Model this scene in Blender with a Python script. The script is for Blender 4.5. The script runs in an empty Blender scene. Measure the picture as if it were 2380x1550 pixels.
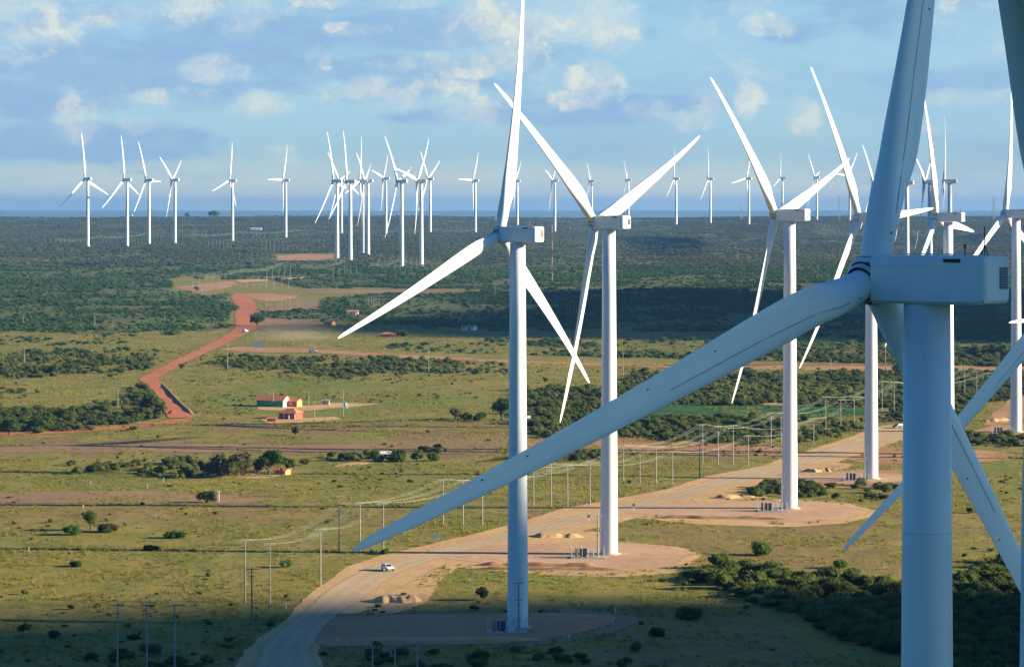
import bpy, bmesh, math, random
import numpy as np
from mathutils import Matrix, Vector
R = math.radians
random.seed(7)
rng = np.random.default_rng(11)

# ------------------------------------------------------------------ camera, sky, sun, exposure
SC = bpy.context.scene
FPX, CX, HY, CH = 8000.0, 1190.0, 488.0, 85.0       # focal length and horizon measured on a 2380 px wide view
cam_d = bpy.data.cameras.new('camera'); cam = bpy.data.objects.new('camera', cam_d)
SC.collection.objects.link(cam); SC.camera = cam
cam.location = (0, 0, CH); cam.rotation_euler = (R(90), 0, 0)
cam_d.sensor_width = 36; cam_d.lens = 36 * FPX / 2380.0
cam_d.shift_y = -(775.0 - HY) / 2380.0
cam_d.clip_start = 1; cam_d.clip_end = 120000

SUN_E, SUN_A = R(15), R(5)                             # sun low on the right, a little behind the camera
SUN = Vector((math.cos(SUN_E) * math.cos(SUN_A), -math.cos(SUN_E) * math.sin(SUN_A), math.sin(SUN_E)))
sl = bpy.data.lights.new('sun', 'SUN'); sl.energy = 5.0; sl.angle = R(0.53); sl.color = (1.0, 0.86, 0.62)
so = bpy.data.objects.new('sun', sl); SC.collection.objects.link(so)
so.rotation_euler = SUN.to_track_quat('Z', 'Y').to_euler()

SC.view_settings.view_transform = 'Standard'; SC.view_settings.look = 'None'
SC.view_settings.gamma = 1; SC.view_settings.exposure = 1.5
SC.cycles.max_bounces = 6; SC.cycles.diffuse_bounces = 2; SC.cycles.volume_bounces = 0
SC.cycles.transparent_max_bounces = 16; SC.cycles.use_denoising = True


class NT:
    """tiny helper for node trees"""
    def __init__(s, tree): s.t = tree; s.n = tree.nodes; s.n.clear()
    def node(s, ty, ins=None, **kw):
        o = s.n.new(ty)
        for k, v in kw.items(): setattr(o, k, v)
        for k, v in (ins or {}).items():
            sk = o.inputs[k]
            if isinstance(v, bpy.types.NodeSocket): s.t.links.new(v, sk)
            elif v is not None: sk.default_value = v
        return o
    def math(s, op, a, b=None, c=None, clamp=False):
        o = s.n.new('ShaderNodeMath'); o.operation = op; o.use_clamp = clamp
        for i, v in enumerate((a, b, c)):
            if isinstance(v, bpy.types.NodeSocket): s.t.links.new(v, o.inputs[i])
            elif v is not None: o.inputs[i].default_value = v
        return o.outputs[0]
    def mix(s, f, a, b, blend='MIX'):
        o = s.n.new('ShaderNodeMix'); o.data_type = 'RGBA'; o.blend_type = blend
        for i, v in ((0, f), (6, a), (7, b)):
            if isinstance(v, bpy.types.NodeSocket): s.t.links.new(v, o.inputs[i])
            elif i == 0: o.inputs[0].default_value = v
            else: o.inputs[i].default_value = (*v[:3], 1)
        return o.outputs[2]
    def ramp(s, v, lo, hi):
        o = s.n.new('ShaderNodeMapRange'); o.interpolation_type = 'SMOOTHSTEP'
        s.t.links.new(v, o.inputs[0]); o.inputs[1].default_value = lo; o.inputs[2].default_value = hi
        return o.outputs[0]
    def noise(s, vec, scale, detail=4, rough=.55, dist=0.0, col=False, w=None):
        o = s.n.new('ShaderNodeTexNoise'); o.inputs['Scale'].default_value = scale
        o.inputs['Detail'].default_value = detail; o.inputs['Roughness'].default_value = rough
        o.inputs['Distortion'].default_value = dist
        if vec is not None: s.t.links.new(vec, o.inputs['Vector'])
        return o.outputs[1 if col else 0]
    def scale(s, vec, xyz, loc=(0, 0, 0)):
        o = s.n.new('ShaderNodeMapping'); s.t.links.new(vec, o.inputs[0])
        o.inputs['Scale'].default_value = xyz; o.inputs['Location'].default_value = loc
        return o.outputs[0]


def make_world():
    w = bpy.data.worlds.new('World'); SC.world = w; w.use_nodes = True
    t = NT(w.node_tree)
    out = t.node('ShaderNodeOutputWorld')
    sky = t.node('ShaderNodeTexSky', sky_type='NISHITA', sun_disc=False)
    sky.sun_elevation = SUN_E; sky.sun_rotation = math.atan2(SUN.x, SUN.y)
    sky.altitude = 100; sky.air_density = 1.0; sky.dust_density = 0.3; sky.ozone_density = 1.6
    tc = t.node('ShaderNodeTexCoord').outputs['Generated']
    sp = t.node('ShaderNodeSeparateXYZ', {0: tc})
    az = t.math('MULTIPLY', t.math('ARCTAN2', sp.outputs[0], sp.outputs[1]), 8.0)
    el = t.math('MULTIPLY', t.math('ARCSINE', sp.outputs[2]), 8.0)
    P = t.node('ShaderNodeCombineXYZ', {0: az, 1: el}).outputs[0]
    # the clear air: the physical sky times a tint set per direction
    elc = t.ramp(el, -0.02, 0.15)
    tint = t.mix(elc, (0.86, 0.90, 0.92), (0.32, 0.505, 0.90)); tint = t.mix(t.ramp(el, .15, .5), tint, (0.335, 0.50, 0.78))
    up = t.ramp(el, .7, 2.2); tint = t.mix(up, tint, (0.12, 0.31, 0.56))       # upper sky out of frame darkened to lower the ambient fill
    side = t.ramp(t.math('ABSOLUTE', az), 2.2, 6.0); tint = t.mix(side, tint, (0.17, 0.36, 0.64))  # low sky at both sides, out of frame, made darker and bluer for its fill
    back = t.ramp(t.math('ABSOLUTE', t.math('SUBTRACT', az, 6.0)), 9.0, 15.0); tint = t.mix(back, tint, (0.12, 0.32, 0.58))   # sky behind the viewer darkened likewise, for dimmer fill light
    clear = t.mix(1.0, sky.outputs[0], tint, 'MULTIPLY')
    # ---- thin grey-blue cloud banks (undersides, in long flat layers)
    warp = t.noise(t.scale(P, (2, 5, 1)), 1.0, 3, .5, 0, True)
    Pw = t.node('ShaderNodeMixRGB', {0: 0.16, 1: P, 2: warp}, blend_type='ADD').outputs[0]
    n1 = t.noise(t.scale(Pw, (1.7, 6.5, 1), (3.1, 1.7, 0)), 1.0, 5, .55)
    n1b = t.noise(t.scale(Pw, (1.0, 3.0, 1), (8.1, 4.4, 0)), 1.0, 3, .5)
    bank = t.ramp(t.math('ADD', t.math('MULTIPLY', n1, .6), t.math('MULTIPLY', n1b, .5)), .48, .64)
    def blob(u, v, a, b):
        du = t.math('DIVIDE', t.math('SUBTRACT', az, u), a); dv = t.math('DIVIDE', t.math('SUBTRACT', el, v), b)
        return t.math('ADD', t.math('MULTIPLY', du, du), t.math('MULTIPLY', dv, dv))
    def blobs(lst, lo_=-1.2):
        acc = None
        for (x, y, a, b) in lst:
            q = blob((x - CX) / 1000, (HY - y) / 1000, a / 1000, b / 1000)
            q = t.math('SUBTRACT', 1.0, q)
            acc = q if acc is None else t.math('SMOOTH_MAX', acc, q, .3)
        return t.ramp(acc, lo_, .95)
    bmask = blobs([(300, 120, 420, 80), (700, 200, 380, 60), (950, 60, 260, 50), (250, 330, 300, 40), (640, 85, 330, 45), (190, 85, 170, 70), (850, 160, 300, 30), (450, 190, 420, 30), (1890, 75, 130, 40),
                   (1190, 270, 330, 22), (1500, 245, 300, 20), (2200, 190, 160, 25), (1990, 60, 100, 45), (60, 230, 200, 40)])
    bank = t.math('MULTIPLY', bank, t.math('ADD', t.math('MULTIPLY', bmask, .5), .4), clamp=True)
    n1c = t.noise(t.scale(Pw, (9, 22, 1), (2.1, 7.7, 0)), 1.0, 5, .6)
    q = t.math('ADD', t.math('MULTIPLY', bmask, .62), t.math('ADD', t.math('MULTIPLY', t.math('SUBTRACT', n1, .5), 2.6), t.math('MULTIPLY', t.math('SUBTRACT', n1c, .5), .9)))
    bank = t.math('MAXIMUM', bank, t.math('MULTIPLY', t.ramp(q, .02, .66), .88))
    bank = t.math('MULTIPLY', bank, t.math('ADD', t.math('MULTIPLY', n1c, .7), .55), clamp=True)
    bankcol = t.node('ShaderNodeRGB')
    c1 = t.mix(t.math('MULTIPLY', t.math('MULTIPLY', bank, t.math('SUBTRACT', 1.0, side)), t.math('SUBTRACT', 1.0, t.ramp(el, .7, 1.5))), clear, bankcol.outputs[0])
    # ---- sunlit cumulus puffs
    wp = t.noise(t.scale(P, (11, 14, 1)), 1.0, 6, .65, 0, True)
    Pp = t.node('ShaderNodeMixRGB', {0: 0.16, 1: P, 2: wp}, blend_type='ADD').outputs[0]
    n2 = t.noise(t.scale(Pp, (7, 9, 1), (5.3, 9.2, 0)), 1.0, 9, .66)
    n3 = t.noise(t.scale(Pp, (3.2, 4.5, 1), (1.3, 2.2, 0)), 1.0, 4, .55)
    pm = blobs([(60, 40, 110, 60), (300, 10, 230, 45), (560, 20, 60, 50), (1150, 55, 110, 75), (1300, 25, 130, 60),
                (1420, 60, 60, 60), (2290, 50, 100, 55), (2330, 120, 60, 25), (945, 225, 120, 38), (190, 285, 48, 38), (320, 292, 40, 18),
                (500, 165, 60, 28), (740, 135, 26, 24), (1385, 190, 50, 45), (1360, 235, 60, 20), (1060, 262, 50, 22), (1125, 262, 26, 28),
                (1640, 225, 36, 50), (1600, 280, 50, 20), (1740, 235, 30, 30), (1860, 270, 36, 32), (1800, 60, 55, 22), (600, 245, 60, 24),
                (1050, 150, 130, 24), (2220, 230, 120, 18), (1510, 260, 50, 28), (230, 20, 130, 30), (10, 110, 60, 50), (430, 230, 80, 20),
                (820, 70, 60, 14), (650, 380, 70, 30), (2130, 300, 60, 18), (880, 10, 130, 12)], -3.0)
    puff = t.ramp(t.math('ADD', t.math('ADD', t.math('MULTIPLY', pm, .85), t.math('MULTIPLY', n2, 2.3)), t.math('MULTIPLY', n3, 1.1)), 1.98, 2.75)
    low = t.math('MULTIPLY', t.math('SUBTRACT', 1.0, t.ramp(el, .7, 1.5)), t.math('SUBTRACT', 1.0, side))
    wide = t.math('MULTIPLY', t.ramp(n3, .46, .72), t.math('MULTIPLY', t.ramp(n2, .40, .7), .55))
    puff = t.math('MAXIMUM', puff, wide)
    lit = t.ramp(t.math('ADD', n2, t.math('MULTIPLY', n3, .5)), .55, 1.02)
    hz = t.ramp(el, .02, .35)
    pc = t.mix(lit, (1, 1, 1), (1, 1, 1)); pcn = t.n[-1]
    c2 = t.mix(t.math('MULTIPLY', t.math('MULTIPLY', puff, low), t.math('ADD', t.math('MULTIPLY', hz, .42), t.math('ADD', .20, t.math('MULTIPLY', t.ramp(n2, .50, .68), .30)))), c1, pc)
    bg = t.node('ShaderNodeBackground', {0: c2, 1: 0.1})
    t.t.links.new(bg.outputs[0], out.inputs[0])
    # cloud radiances, in the sky texture's own units
    bankcol.outputs[0].default_value = (1.08, 1.74, 2.62, 1)
    pcn.inputs[6].default_value = (1.95, 2.4, 2.75, 1); pcn.inputs[7].default_value = (3.25, 3.25, 2.65, 1)
    return w
make_world()

# ------------------------------------------------------------------ helpers
COL = SC.collection
def tag(o, label=None, cat=None, group=None, kind=None):
    if label: o['label'] = label
    if cat: o['category'] = cat
    if group: o['group'] = group
    if kind: o['kind'] = kind
    return o
def empty(name, loc, rz=0.0):
    o = bpy.data.objects.new(name, None); COL.objects.link(o); o.location = loc; o.rotation_euler = (0, 0, rz); return o
def obj(name, me, mat=None, parent=None):
    if mat is not None and not me.materials: me.materials.append(mat)
    o = bpy.data.objects.new(name, me); COL.objects.link(o)
    if parent: o.parent = parent
    return o
def pymesh(name, V, F, smooth=False):
    me = bpy.data.meshes.new(name); me.from_pydata([tuple(map(float, v)) for v in V], [], [list(map(int, f)) for f in F]); me.update()
    if smooth: me.polygons.foreach_set('use_smooth', [True] * len(me.polygons))
    return me
class MB:
    def __init__(s): s.v = []; s.f = []
    def add(s, V, F):
        b = len(s.v); s.v += [tuple(v) for v in V]; s.f += [tuple(i + b for i in f) for f in F]; return s
    def box(s, c, d, rz=0.0, top=1.0, rx=0.0):
        x, y, z = (q / 2 for q in d); P = []
        for k in (-1, 1):
            q = top if k == 1 else 1.0
            for (i, j) in ((-1, -1), (1, -1), (1, 1), (-1, 1)): P.append(Vector((i * x * q, j * y * q, k * z)))
        m = Matrix.Rotation(rz, 3, 'Z') @ Matrix.Rotation(rx, 3, 'X')
        P = [m @ p + Vector(c) for p in P]
        return s.add(P, [(3, 2, 1, 0), (4, 5, 6, 7), (0, 1, 5, 4), (1, 2, 6, 5), (2, 3, 7, 6), (3, 0, 4, 7)])
    def tube(s, pts, rad, n=8, cap=True):
        pts = [Vector(p) for p in pts]; rad = [rad] * len(pts) if not hasattr(rad, '__len__') else rad
        V = []; F = []
        for i, p in enumerate(pts):
            d = (pts[min(i + 1, len(pts) - 1)] - pts[max(i - 1, 0)]).normalized()
            a = d.cross(Vector((0, 0, 1)) if abs(d.z) < .9 else Vector((1, 0, 0))).normalized(); b = d.cross(a)
            for k in range(n):
                t = 2 * math.pi * k / n; V.append(p + rad[i] * (math.cos(t) * a + math.sin(t) * b))
        for i in range(len(pts) - 1):
            for k in range(n):
                k2 = (k + 1) % n; F.append((i * n + k, i * n + k2, (i + 1) * n + k2, (i + 1) * n + k))
        if cap: F.append(tuple(range(n))[::1]); F.append(tuple(reversed(range((len(pts) - 1) * n, len(pts) * n))))
        return s.add(V, F)
    def build(s, name, mat, parent=None, smooth=False):
        me = pymesh(name, s.v, s.f, smooth); me.materials.append(mat); return obj(name, me, None, parent)
    def mesh(s, name, mat, smooth=False):
        me = pymesh(name, s.v, s.f, smooth); me.materials.append(mat); return me

# value noise in numpy
def _h(i, j, s):
    n = (i.astype(np.int64) * 374761393 + j.astype(np.int64) * 668265263 + s * 1442695041) & 0x7fffffff
    n = ((n ^ (n >> 13)) * 1274126177) & 0x7fffffff
    return ((n ^ (n >> 16)) & 0xffff) / 65535.0
def vnoise(x, y, s=0):
    x = np.asarray(x, float); y = np.asarray(y, float)
    i = np.floor(x); j = np.floor(y); u = x - i; v = y - j; u = u * u * (3 - 2 * u); v = v * v * (3 - 2 * v)
    return (_h(i, j, s) * (1 - u) + _h(i + 1, j, s) * u) * (1 - v) + (_h(i, j + 1, s) * (1 - u) + _h(i + 1, j + 1, s) * u) * v
def fbm(x, y, s=0, o=4):
    a = 0; k = .5; t = 0
    for q in range(o): a = a + k * vnoise(x * 2 ** q, y * 2 ** q, s + q * 17); t += k; k *= .5
    return a / t

# ------------------------------------------------------------------ materials
def new_mat(name):
    m = bpy.data.materials.new(name); m.use_nodes = True; return m, NT(m.node_tree)
def finish(m, t, col, rough=.8, spec=.3, bump=None, metal=0.0, trans=None):
    b = t.node('ShaderNodeBsdfPrincipled', {'Base Color': col if isinstance(col, bpy.types.NodeSocket) else (*col, 1),
                                              'Roughness': rough, 'Specular IOR Level': spec, 'Metallic': metal})
    if bump is not None: t.t.links.new(bump, b.inputs['Normal'])
    o = t.node('ShaderNodeOutputMaterial')
    if trans is not None:
        mx = t.node('ShaderNodeMixShader', {0: trans, 1: t.node('ShaderNodeBsdfTransparent').outputs[0], 2: b.outputs[0]})
        t.t.links.new(mx.outputs[0], o.inputs[0])
    else: t.t.links.new(b.outputs[0], o.inputs[0])
    return m
def plain(name, col, rough=.7, var=.12, scale=1.5, spec=.3, metal=0.0):
    m, t = new_mat(name)
    tc = t.node('ShaderNodeTexCoord').outputs['Object']
    n = t.noise(tc, scale, 5, .6)
    c = t.mix(t.ramp(n, .3, .7), tuple(q * (1 - var) for q in col), tuple(min(1, q * (1 + var)) for q in col))
    return finish(m, t, c, rough, spec, metal=metal)
def bump(t, h, dist, strength=1.0):
    return t.node('ShaderNodeBump', {'Height': h, 'Distance': dist, 'Strength': strength}).outputs[0]

M = {}
def tower_paint():
    m, t = new_mat('turbine_paint'); tc = t.node('ShaderNodeTexCoord').outputs['Object']; z = t.node('ShaderNodeSeparateXYZ', {0: tc}).outputs[2]
    n = t.noise(t.scale(tc, (1.2, 1.2, .08)), 1.0, 5, .6)
    c = t.mix(t.ramp(n, .3, .75), (.70, .71, .69), (.63, .64, .62))
    st = t.ramp(t.noise(t.scale(tc, (2.6, 2.6, .045)), 1.0, 6, .7), .50, .78); c = t.mix(t.math('MULTIPLY', st, .22), c, (.44, .45, .44))
    for zz in (19.6, 34.0, 48.0, 63.0):
        d = t.math('ABSOLUTE', t.math('SUBTRACT', z, zz)); c = t.mix(t.math('SUBTRACT', 1.0, t.ramp(d, .02, .07)), c, (.54, .55, .55))
    lo = t.math('MULTIPLY', t.math('SUBTRACT', 1.0, t.ramp(z, .2, 3.0)), t.ramp(n, .35, .7)); c = t.mix(t.math('MULTIPLY', lo, .6), c, (.50, .40, .30))
    return finish(m, t, c, .42, .4)
M['white'] = tower_paint()
def nacelle_paint():
    m, t = new_mat('nacelle_paint'); tc = t.node('ShaderNodeTexCoord').outputs['Object']
    n = t.noise(tc, .6, 5, .6); st = t.ramp(t.noise(t.scale(tc, (3.2, 3.2, .22)), 1.0, 6, .7), .52, .80)
    c = t.mix(t.ramp(n, .3, .75), (.70, .71, .69), (.64, .65, .63)); c = t.mix(t.math('MULTIPLY', st, .25), c, (.42, .42, .41))
    return finish(m, t, c, .45, .4)
M['nacelle'] = nacelle_paint()
def blade_mat():
    m, t = new_mat('blade_paint'); tc = t.node('ShaderNodeTexCoord').outputs['Object']
    n = t.noise(t.scale(tc, (.8, .8, .12)), 1.0, 5, .6); s = t.ramp(t.noise(t.scale(tc, (2.5, 2.5, .25)), 1.0, 4, .65), .62, .8)
    c = t.mix(t.ramp(n, .3, .7), (.68, .69, .67), (.74, .75, .72)); c = t.mix(t.math('MULTIPLY', s, .3), c, (.42, .43, .42))
    return finish(m, t, c, .42, .4)
M['blade'] = blade_mat()
M['dark'] = plain('dark_rubber', (.035, .035, .045), .6)
M['vent'] = plain('louvre_grey', (.16, .17, .18), .6)
M['concrete'] = plain('concrete', (.42, .40, .36), .9, .15, 1.2)
M['pole'] = plain('pole_concrete', (.27, .26, .23), .85, .12, .6)
M['wood_pole'] = plain('pole_dark', (.20, .17, .15), .85, .15, .6)
M['steel'] = plain('galvanised_steel', (.42, .43, .44), .45, .1, 2, .5, .4)
M['wire'] = plain('aluminium_wire', (.40, .45, .38), .6, .05, .1)
M['transformer'] = plain('transformer_green', (.04, .055, .075), .6)
M['carpaint'] = plain('car_white', (.72, .72, .70), .3, .02, 1, .6)
M['carred'] = plain('car_red', (.45, .03, .02), .3, .05, 1, .6)
M['carblue'] = plain('car_dark', (.06, .08, .11), .3, .05, 1, .6)
M['glass'] = plain('dark_glass', (.02, .025, .03), .12, .05, 1, .8)
M['tyre'] = plain('tyre', (.02, .02, .02), .9)
M['tile'] = plain('clay_roof_tile', (.56, .20, .09), .85, .25, 2.5)
M['greenwall'] = plain('green_wall', (.03, .32, .16), .85, .12, .7)
M['bluewall'] = plain('blue_wall', (.05, .12, .30), .85, .12, .7)
M['whitewall'] = plain('white_wall', (.76, .73, .68), .9, .08, .8)
M['orangewall'] = plain('orange_wall', (.68, .40, .14), .9, .08, .8)
M['brickwall'] = plain('brick_wall', (.33, .09, .055), .9, .2, 3)
M['boardblue'] = plain('sign_blue', (.22, .33, .50), .5, .05, 2)
M['orange'] = plain('sign_orange', (.75, .25, .02), .5, .05, 2)
M['redpaint'] = plain('mast_red', (.55, .10, .05), .6)
M['bark'] = plain('bark', (.10, .075, .055), .95, .25, 3)

def ground_mat():
    m, t = new_mat('ground_cover')
    tc = t.node('ShaderNodeTexCoord').outputs['Object']
    lush = t.node('ShaderNodeAttribute', attribute_name='lush').outputs['Fac']
    soil = t.node('ShaderNodeAttribute', attribute_name='soil').outputs['Fac']
    wood = t.node('ShaderNodeAttribute', attribute_name='wood').outputs['Fac']
    nA = t.noise(tc, .012, 5, .6); nB = t.noise(tc, .06, 6, .65); nC = t.noise(tc, .35, 6, .7); nD = t.noise(tc, 1.9, 3, .7); nM = t.noise(t.scale(tc, (1, .6, 1)), .13, 6, .7)
    dry = t.mix(t.ramp(nB, .38, .62), (.275, .212, .052), (.205, .192, .040))
    grn = t.mix(t.ramp(nC, .35, .65), (.128, .172, .028), (.205, .222, .036))
    c = t.mix(t.ramp(t.math('ADD', t.math('MULTIPLY', nA, .7), t.math('ADD', t.math('MULTIPLY', nC, .5), t.math('MULTIPLY', lush, .6))), .74, 1.22), dry, grn)
    brown = t.mix(t.ramp(nC, .35, .68), (.215, .125, .062), (.30, .185, .085))
    c = t.mix(t.ramp(t.math('ADD', t.math('MULTIPLY', soil, 1.0), t.math('MULTIPLY', t.math('ADD', nB, nC), .45)), .62, 1.0), c, brown)
    c = t.mix(t.math('MULTIPLY', t.ramp(nM, .50, .62), .45), c, (.105, .120, .034)); c = t.mix(t.math('MULTIPLY', t.ramp(nM, .46, .34), .40), c, (.33, .27, .095))
    bare = t.ramp(t.math('ADD', t.math('MULTIPLY', nC, .6), t.math('MULTIPLY', nB, .5)), .66, .74)
    c = t.mix(t.math('MULTIPLY', bare, .6), c, (.37, .27, .13))
    dk = t.ramp(t.math('ADD', t.math('MULTIPLY', nD, .5), t.math('MULTIPLY', nC, .6)), .60, .72)
    c = t.mix(t.math('MULTIPLY', dk, .38), c, (.060, .072, .022))
    woodc = t.mix(t.ramp(nC, .35, .7), (.085, .105, .038), (.135, .145, .052))
    c = t.mix(t.math('MULTIPLY', wood, t.ramp(t.math('ADD', wood, t.math('SUBTRACT', nB, .5)), .25, .75)), c, woodc)
    h = t.math('ADD', t.math('MULTIPLY', nC, 1.0), t.math('MULTIPLY', nD, .35))
    return finish(m, t, c, .95, .1, bump(t, h, .9, .8))
M['ground'] = ground_mat()
def dirt_mat(name, a, b, c3, scale=1.0, soft=True, streak=None):
    m, t = new_mat(name)
    tc = t.node('ShaderNodeTexCoord').outputs['Object']
    nA = t.noise(tc, .05 * scale, 5, .6); nB = t.noise(tc, .45 * scale, 6, .65); nC = t.noise(tc, 2.5 * scale, 4, .7)
    c = t.mix(t.ramp(nA, .35, .65), a, b)
    c = t.mix(t.math('MULTIPLY', t.ramp(nB, .45, .75), .6), c, c3)
    c = t.mix(t.math('MULTIPLY', t.ramp(nC, .55, .75), .25), c, tuple(q * .6 for q in a))
    tr = None
    lane = t.node('ShaderNodeAttribute', attribute_name='lane').outputs['Fac']
    if streak:
        w = t.math('ABSOLUTE', t.math('SINE', t.math('MULTIPLY', lane, math.pi * streak)))
        c = t.mix(t.math('MULTIPLY', t.ramp(t.math('ADD', w, t.math('MULTIPLY', nB, .5)), .85, 1.3), .28), c, tuple(q * 1.25 for q in b))
    if soft:
        e = t.node('ShaderNodeAttribute', attribute_name='edge').outputs['Fac']
        tr = t.ramp(t.math('ADD', e, t.math('MULTIPLY', t.math('SUBTRACT', t.math('ADD', t.math('MULTIPLY', nB, .6), t.math('MULTIPLY', nA, .4)), .5), 1.7)), .22, .46)
    return finish(m, t, c, .95, .1, bump(t, nB, .35, .6), trans=tr)
M['sand'] = dirt_mat('sandy_soil', (.52, .32, .135), (.60, .385, .18), (.42, .23, .10))
M['gravel'] = dirt_mat('road_gravel', (.43, .31, .175), (.49, .355, .205), (.50, .32, .15), .7, True, 3)
M['pad'] = dirt_mat('pad_soil', (.48, .29, .165), (.56, .36, .21), (.44, .21, .09), .6)
M['redearth'] = dirt_mat('red_earth', (.45, .155, .066), (.50, .19, .08), (.37, .12, .055), .8)
M['redsoil'] = dirt_mat('reddish_soil', (.40, .20, .09), (.47, .26, .125), (.32, .16, .075), .6)
M['brown'] = dirt_mat('brown_field', (.27, .165, .085), (.32, .20, .10), (.20, .15, .06), .5)
M['crop'] = dirt_mat('crop_field', (.026, .085, .026), (.042, .120, .034), (.07, .13, .03), .6)
M['lawn'] = dirt_mat('bright_grass', (.20, .22, .045), (.23, .24, .05), (.14, .17, .04), .6)

def leaf_mat(name, dark, light, brown):
    m, t = new_mat(name)
    rnd = t.node('ShaderNodeObjectInfo').outputs['Random']
    tc = t.node('ShaderNodeTexCoord').outputs['Object']
    geo = t.node('ShaderNodeNewGeometry').outputs['Random Per Island']
    f = t.math('ADD', t.math('MULTIPLY', rnd, .6), t.math('MULTIPLY', geo, .4))
    c = t.mix(f, dark, light)
    c = t.mix(t.ramp(t.math('ADD', t.math('MULTIPLY', t.math('FRACT', t.math('MULTIPLY', rnd, 7.31)), .8), t.math('MULTIPLY', geo, .25)), .74, .98), c, brown)
    pos = t.node('ShaderNodeNewGeometry').outputs['Position']
    nb = t.noise(t.scale(pos, (1, .55, 1)), .007, 5, .65); nf = t.noise(pos, .045, 3, .6)
    c = t.mix(t.math('MULTIPLY', t.ramp(nb, .50, .66), .75), c, tuple(a * 1.2 + b * .35 for a, b in zip(light, brown)))
    c = t.mix(t.math('MULTIPLY', t.ramp(nf, .48, .30), .6), c, tuple(q * .7 for q in dark))
    b = t.node('ShaderNodeBsdfPrincipled', {'Base Color': c, 'Roughness': .75, 'Specular IOR Level': .15})
    tl = t.node('ShaderNodeBsdfTranslucent', {'Color': t.mix(.5, c, tuple(min(1, q * 1.6) for q in light))})
    o = t.node('ShaderNodeOutputMaterial'); mx = t.node('ShaderNodeMixShader', {0: .42, 1: b.outputs[0], 2: tl.outputs[0]}); t.t.links.new(mx.outputs[0], o.inputs[0])
    return m
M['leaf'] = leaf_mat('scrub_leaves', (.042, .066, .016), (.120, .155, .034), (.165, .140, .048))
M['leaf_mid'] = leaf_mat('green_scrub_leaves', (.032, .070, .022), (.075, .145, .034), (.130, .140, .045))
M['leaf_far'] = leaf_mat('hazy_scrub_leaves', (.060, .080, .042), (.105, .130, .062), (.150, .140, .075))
M['leaf2'] = leaf_mat('tree_leaves', (.036, .068, .014), (.085, .130, .024), (.080, .095, .028))
M['leaf_dry'] = leaf_mat('dry_leaves', (.060, .066, .026), (.10, .10, .038), (.12, .09, .04))
M['leaf_farm'] = leaf_mat('bright_leaves', (.040, .090, .014), (.085, .150, .022), (.12, .15, .03))
M['tuft'] = leaf_mat('grass_blades', (.15, .16, .030), (.25, .23, .048), (.29, .22, .06))

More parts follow.
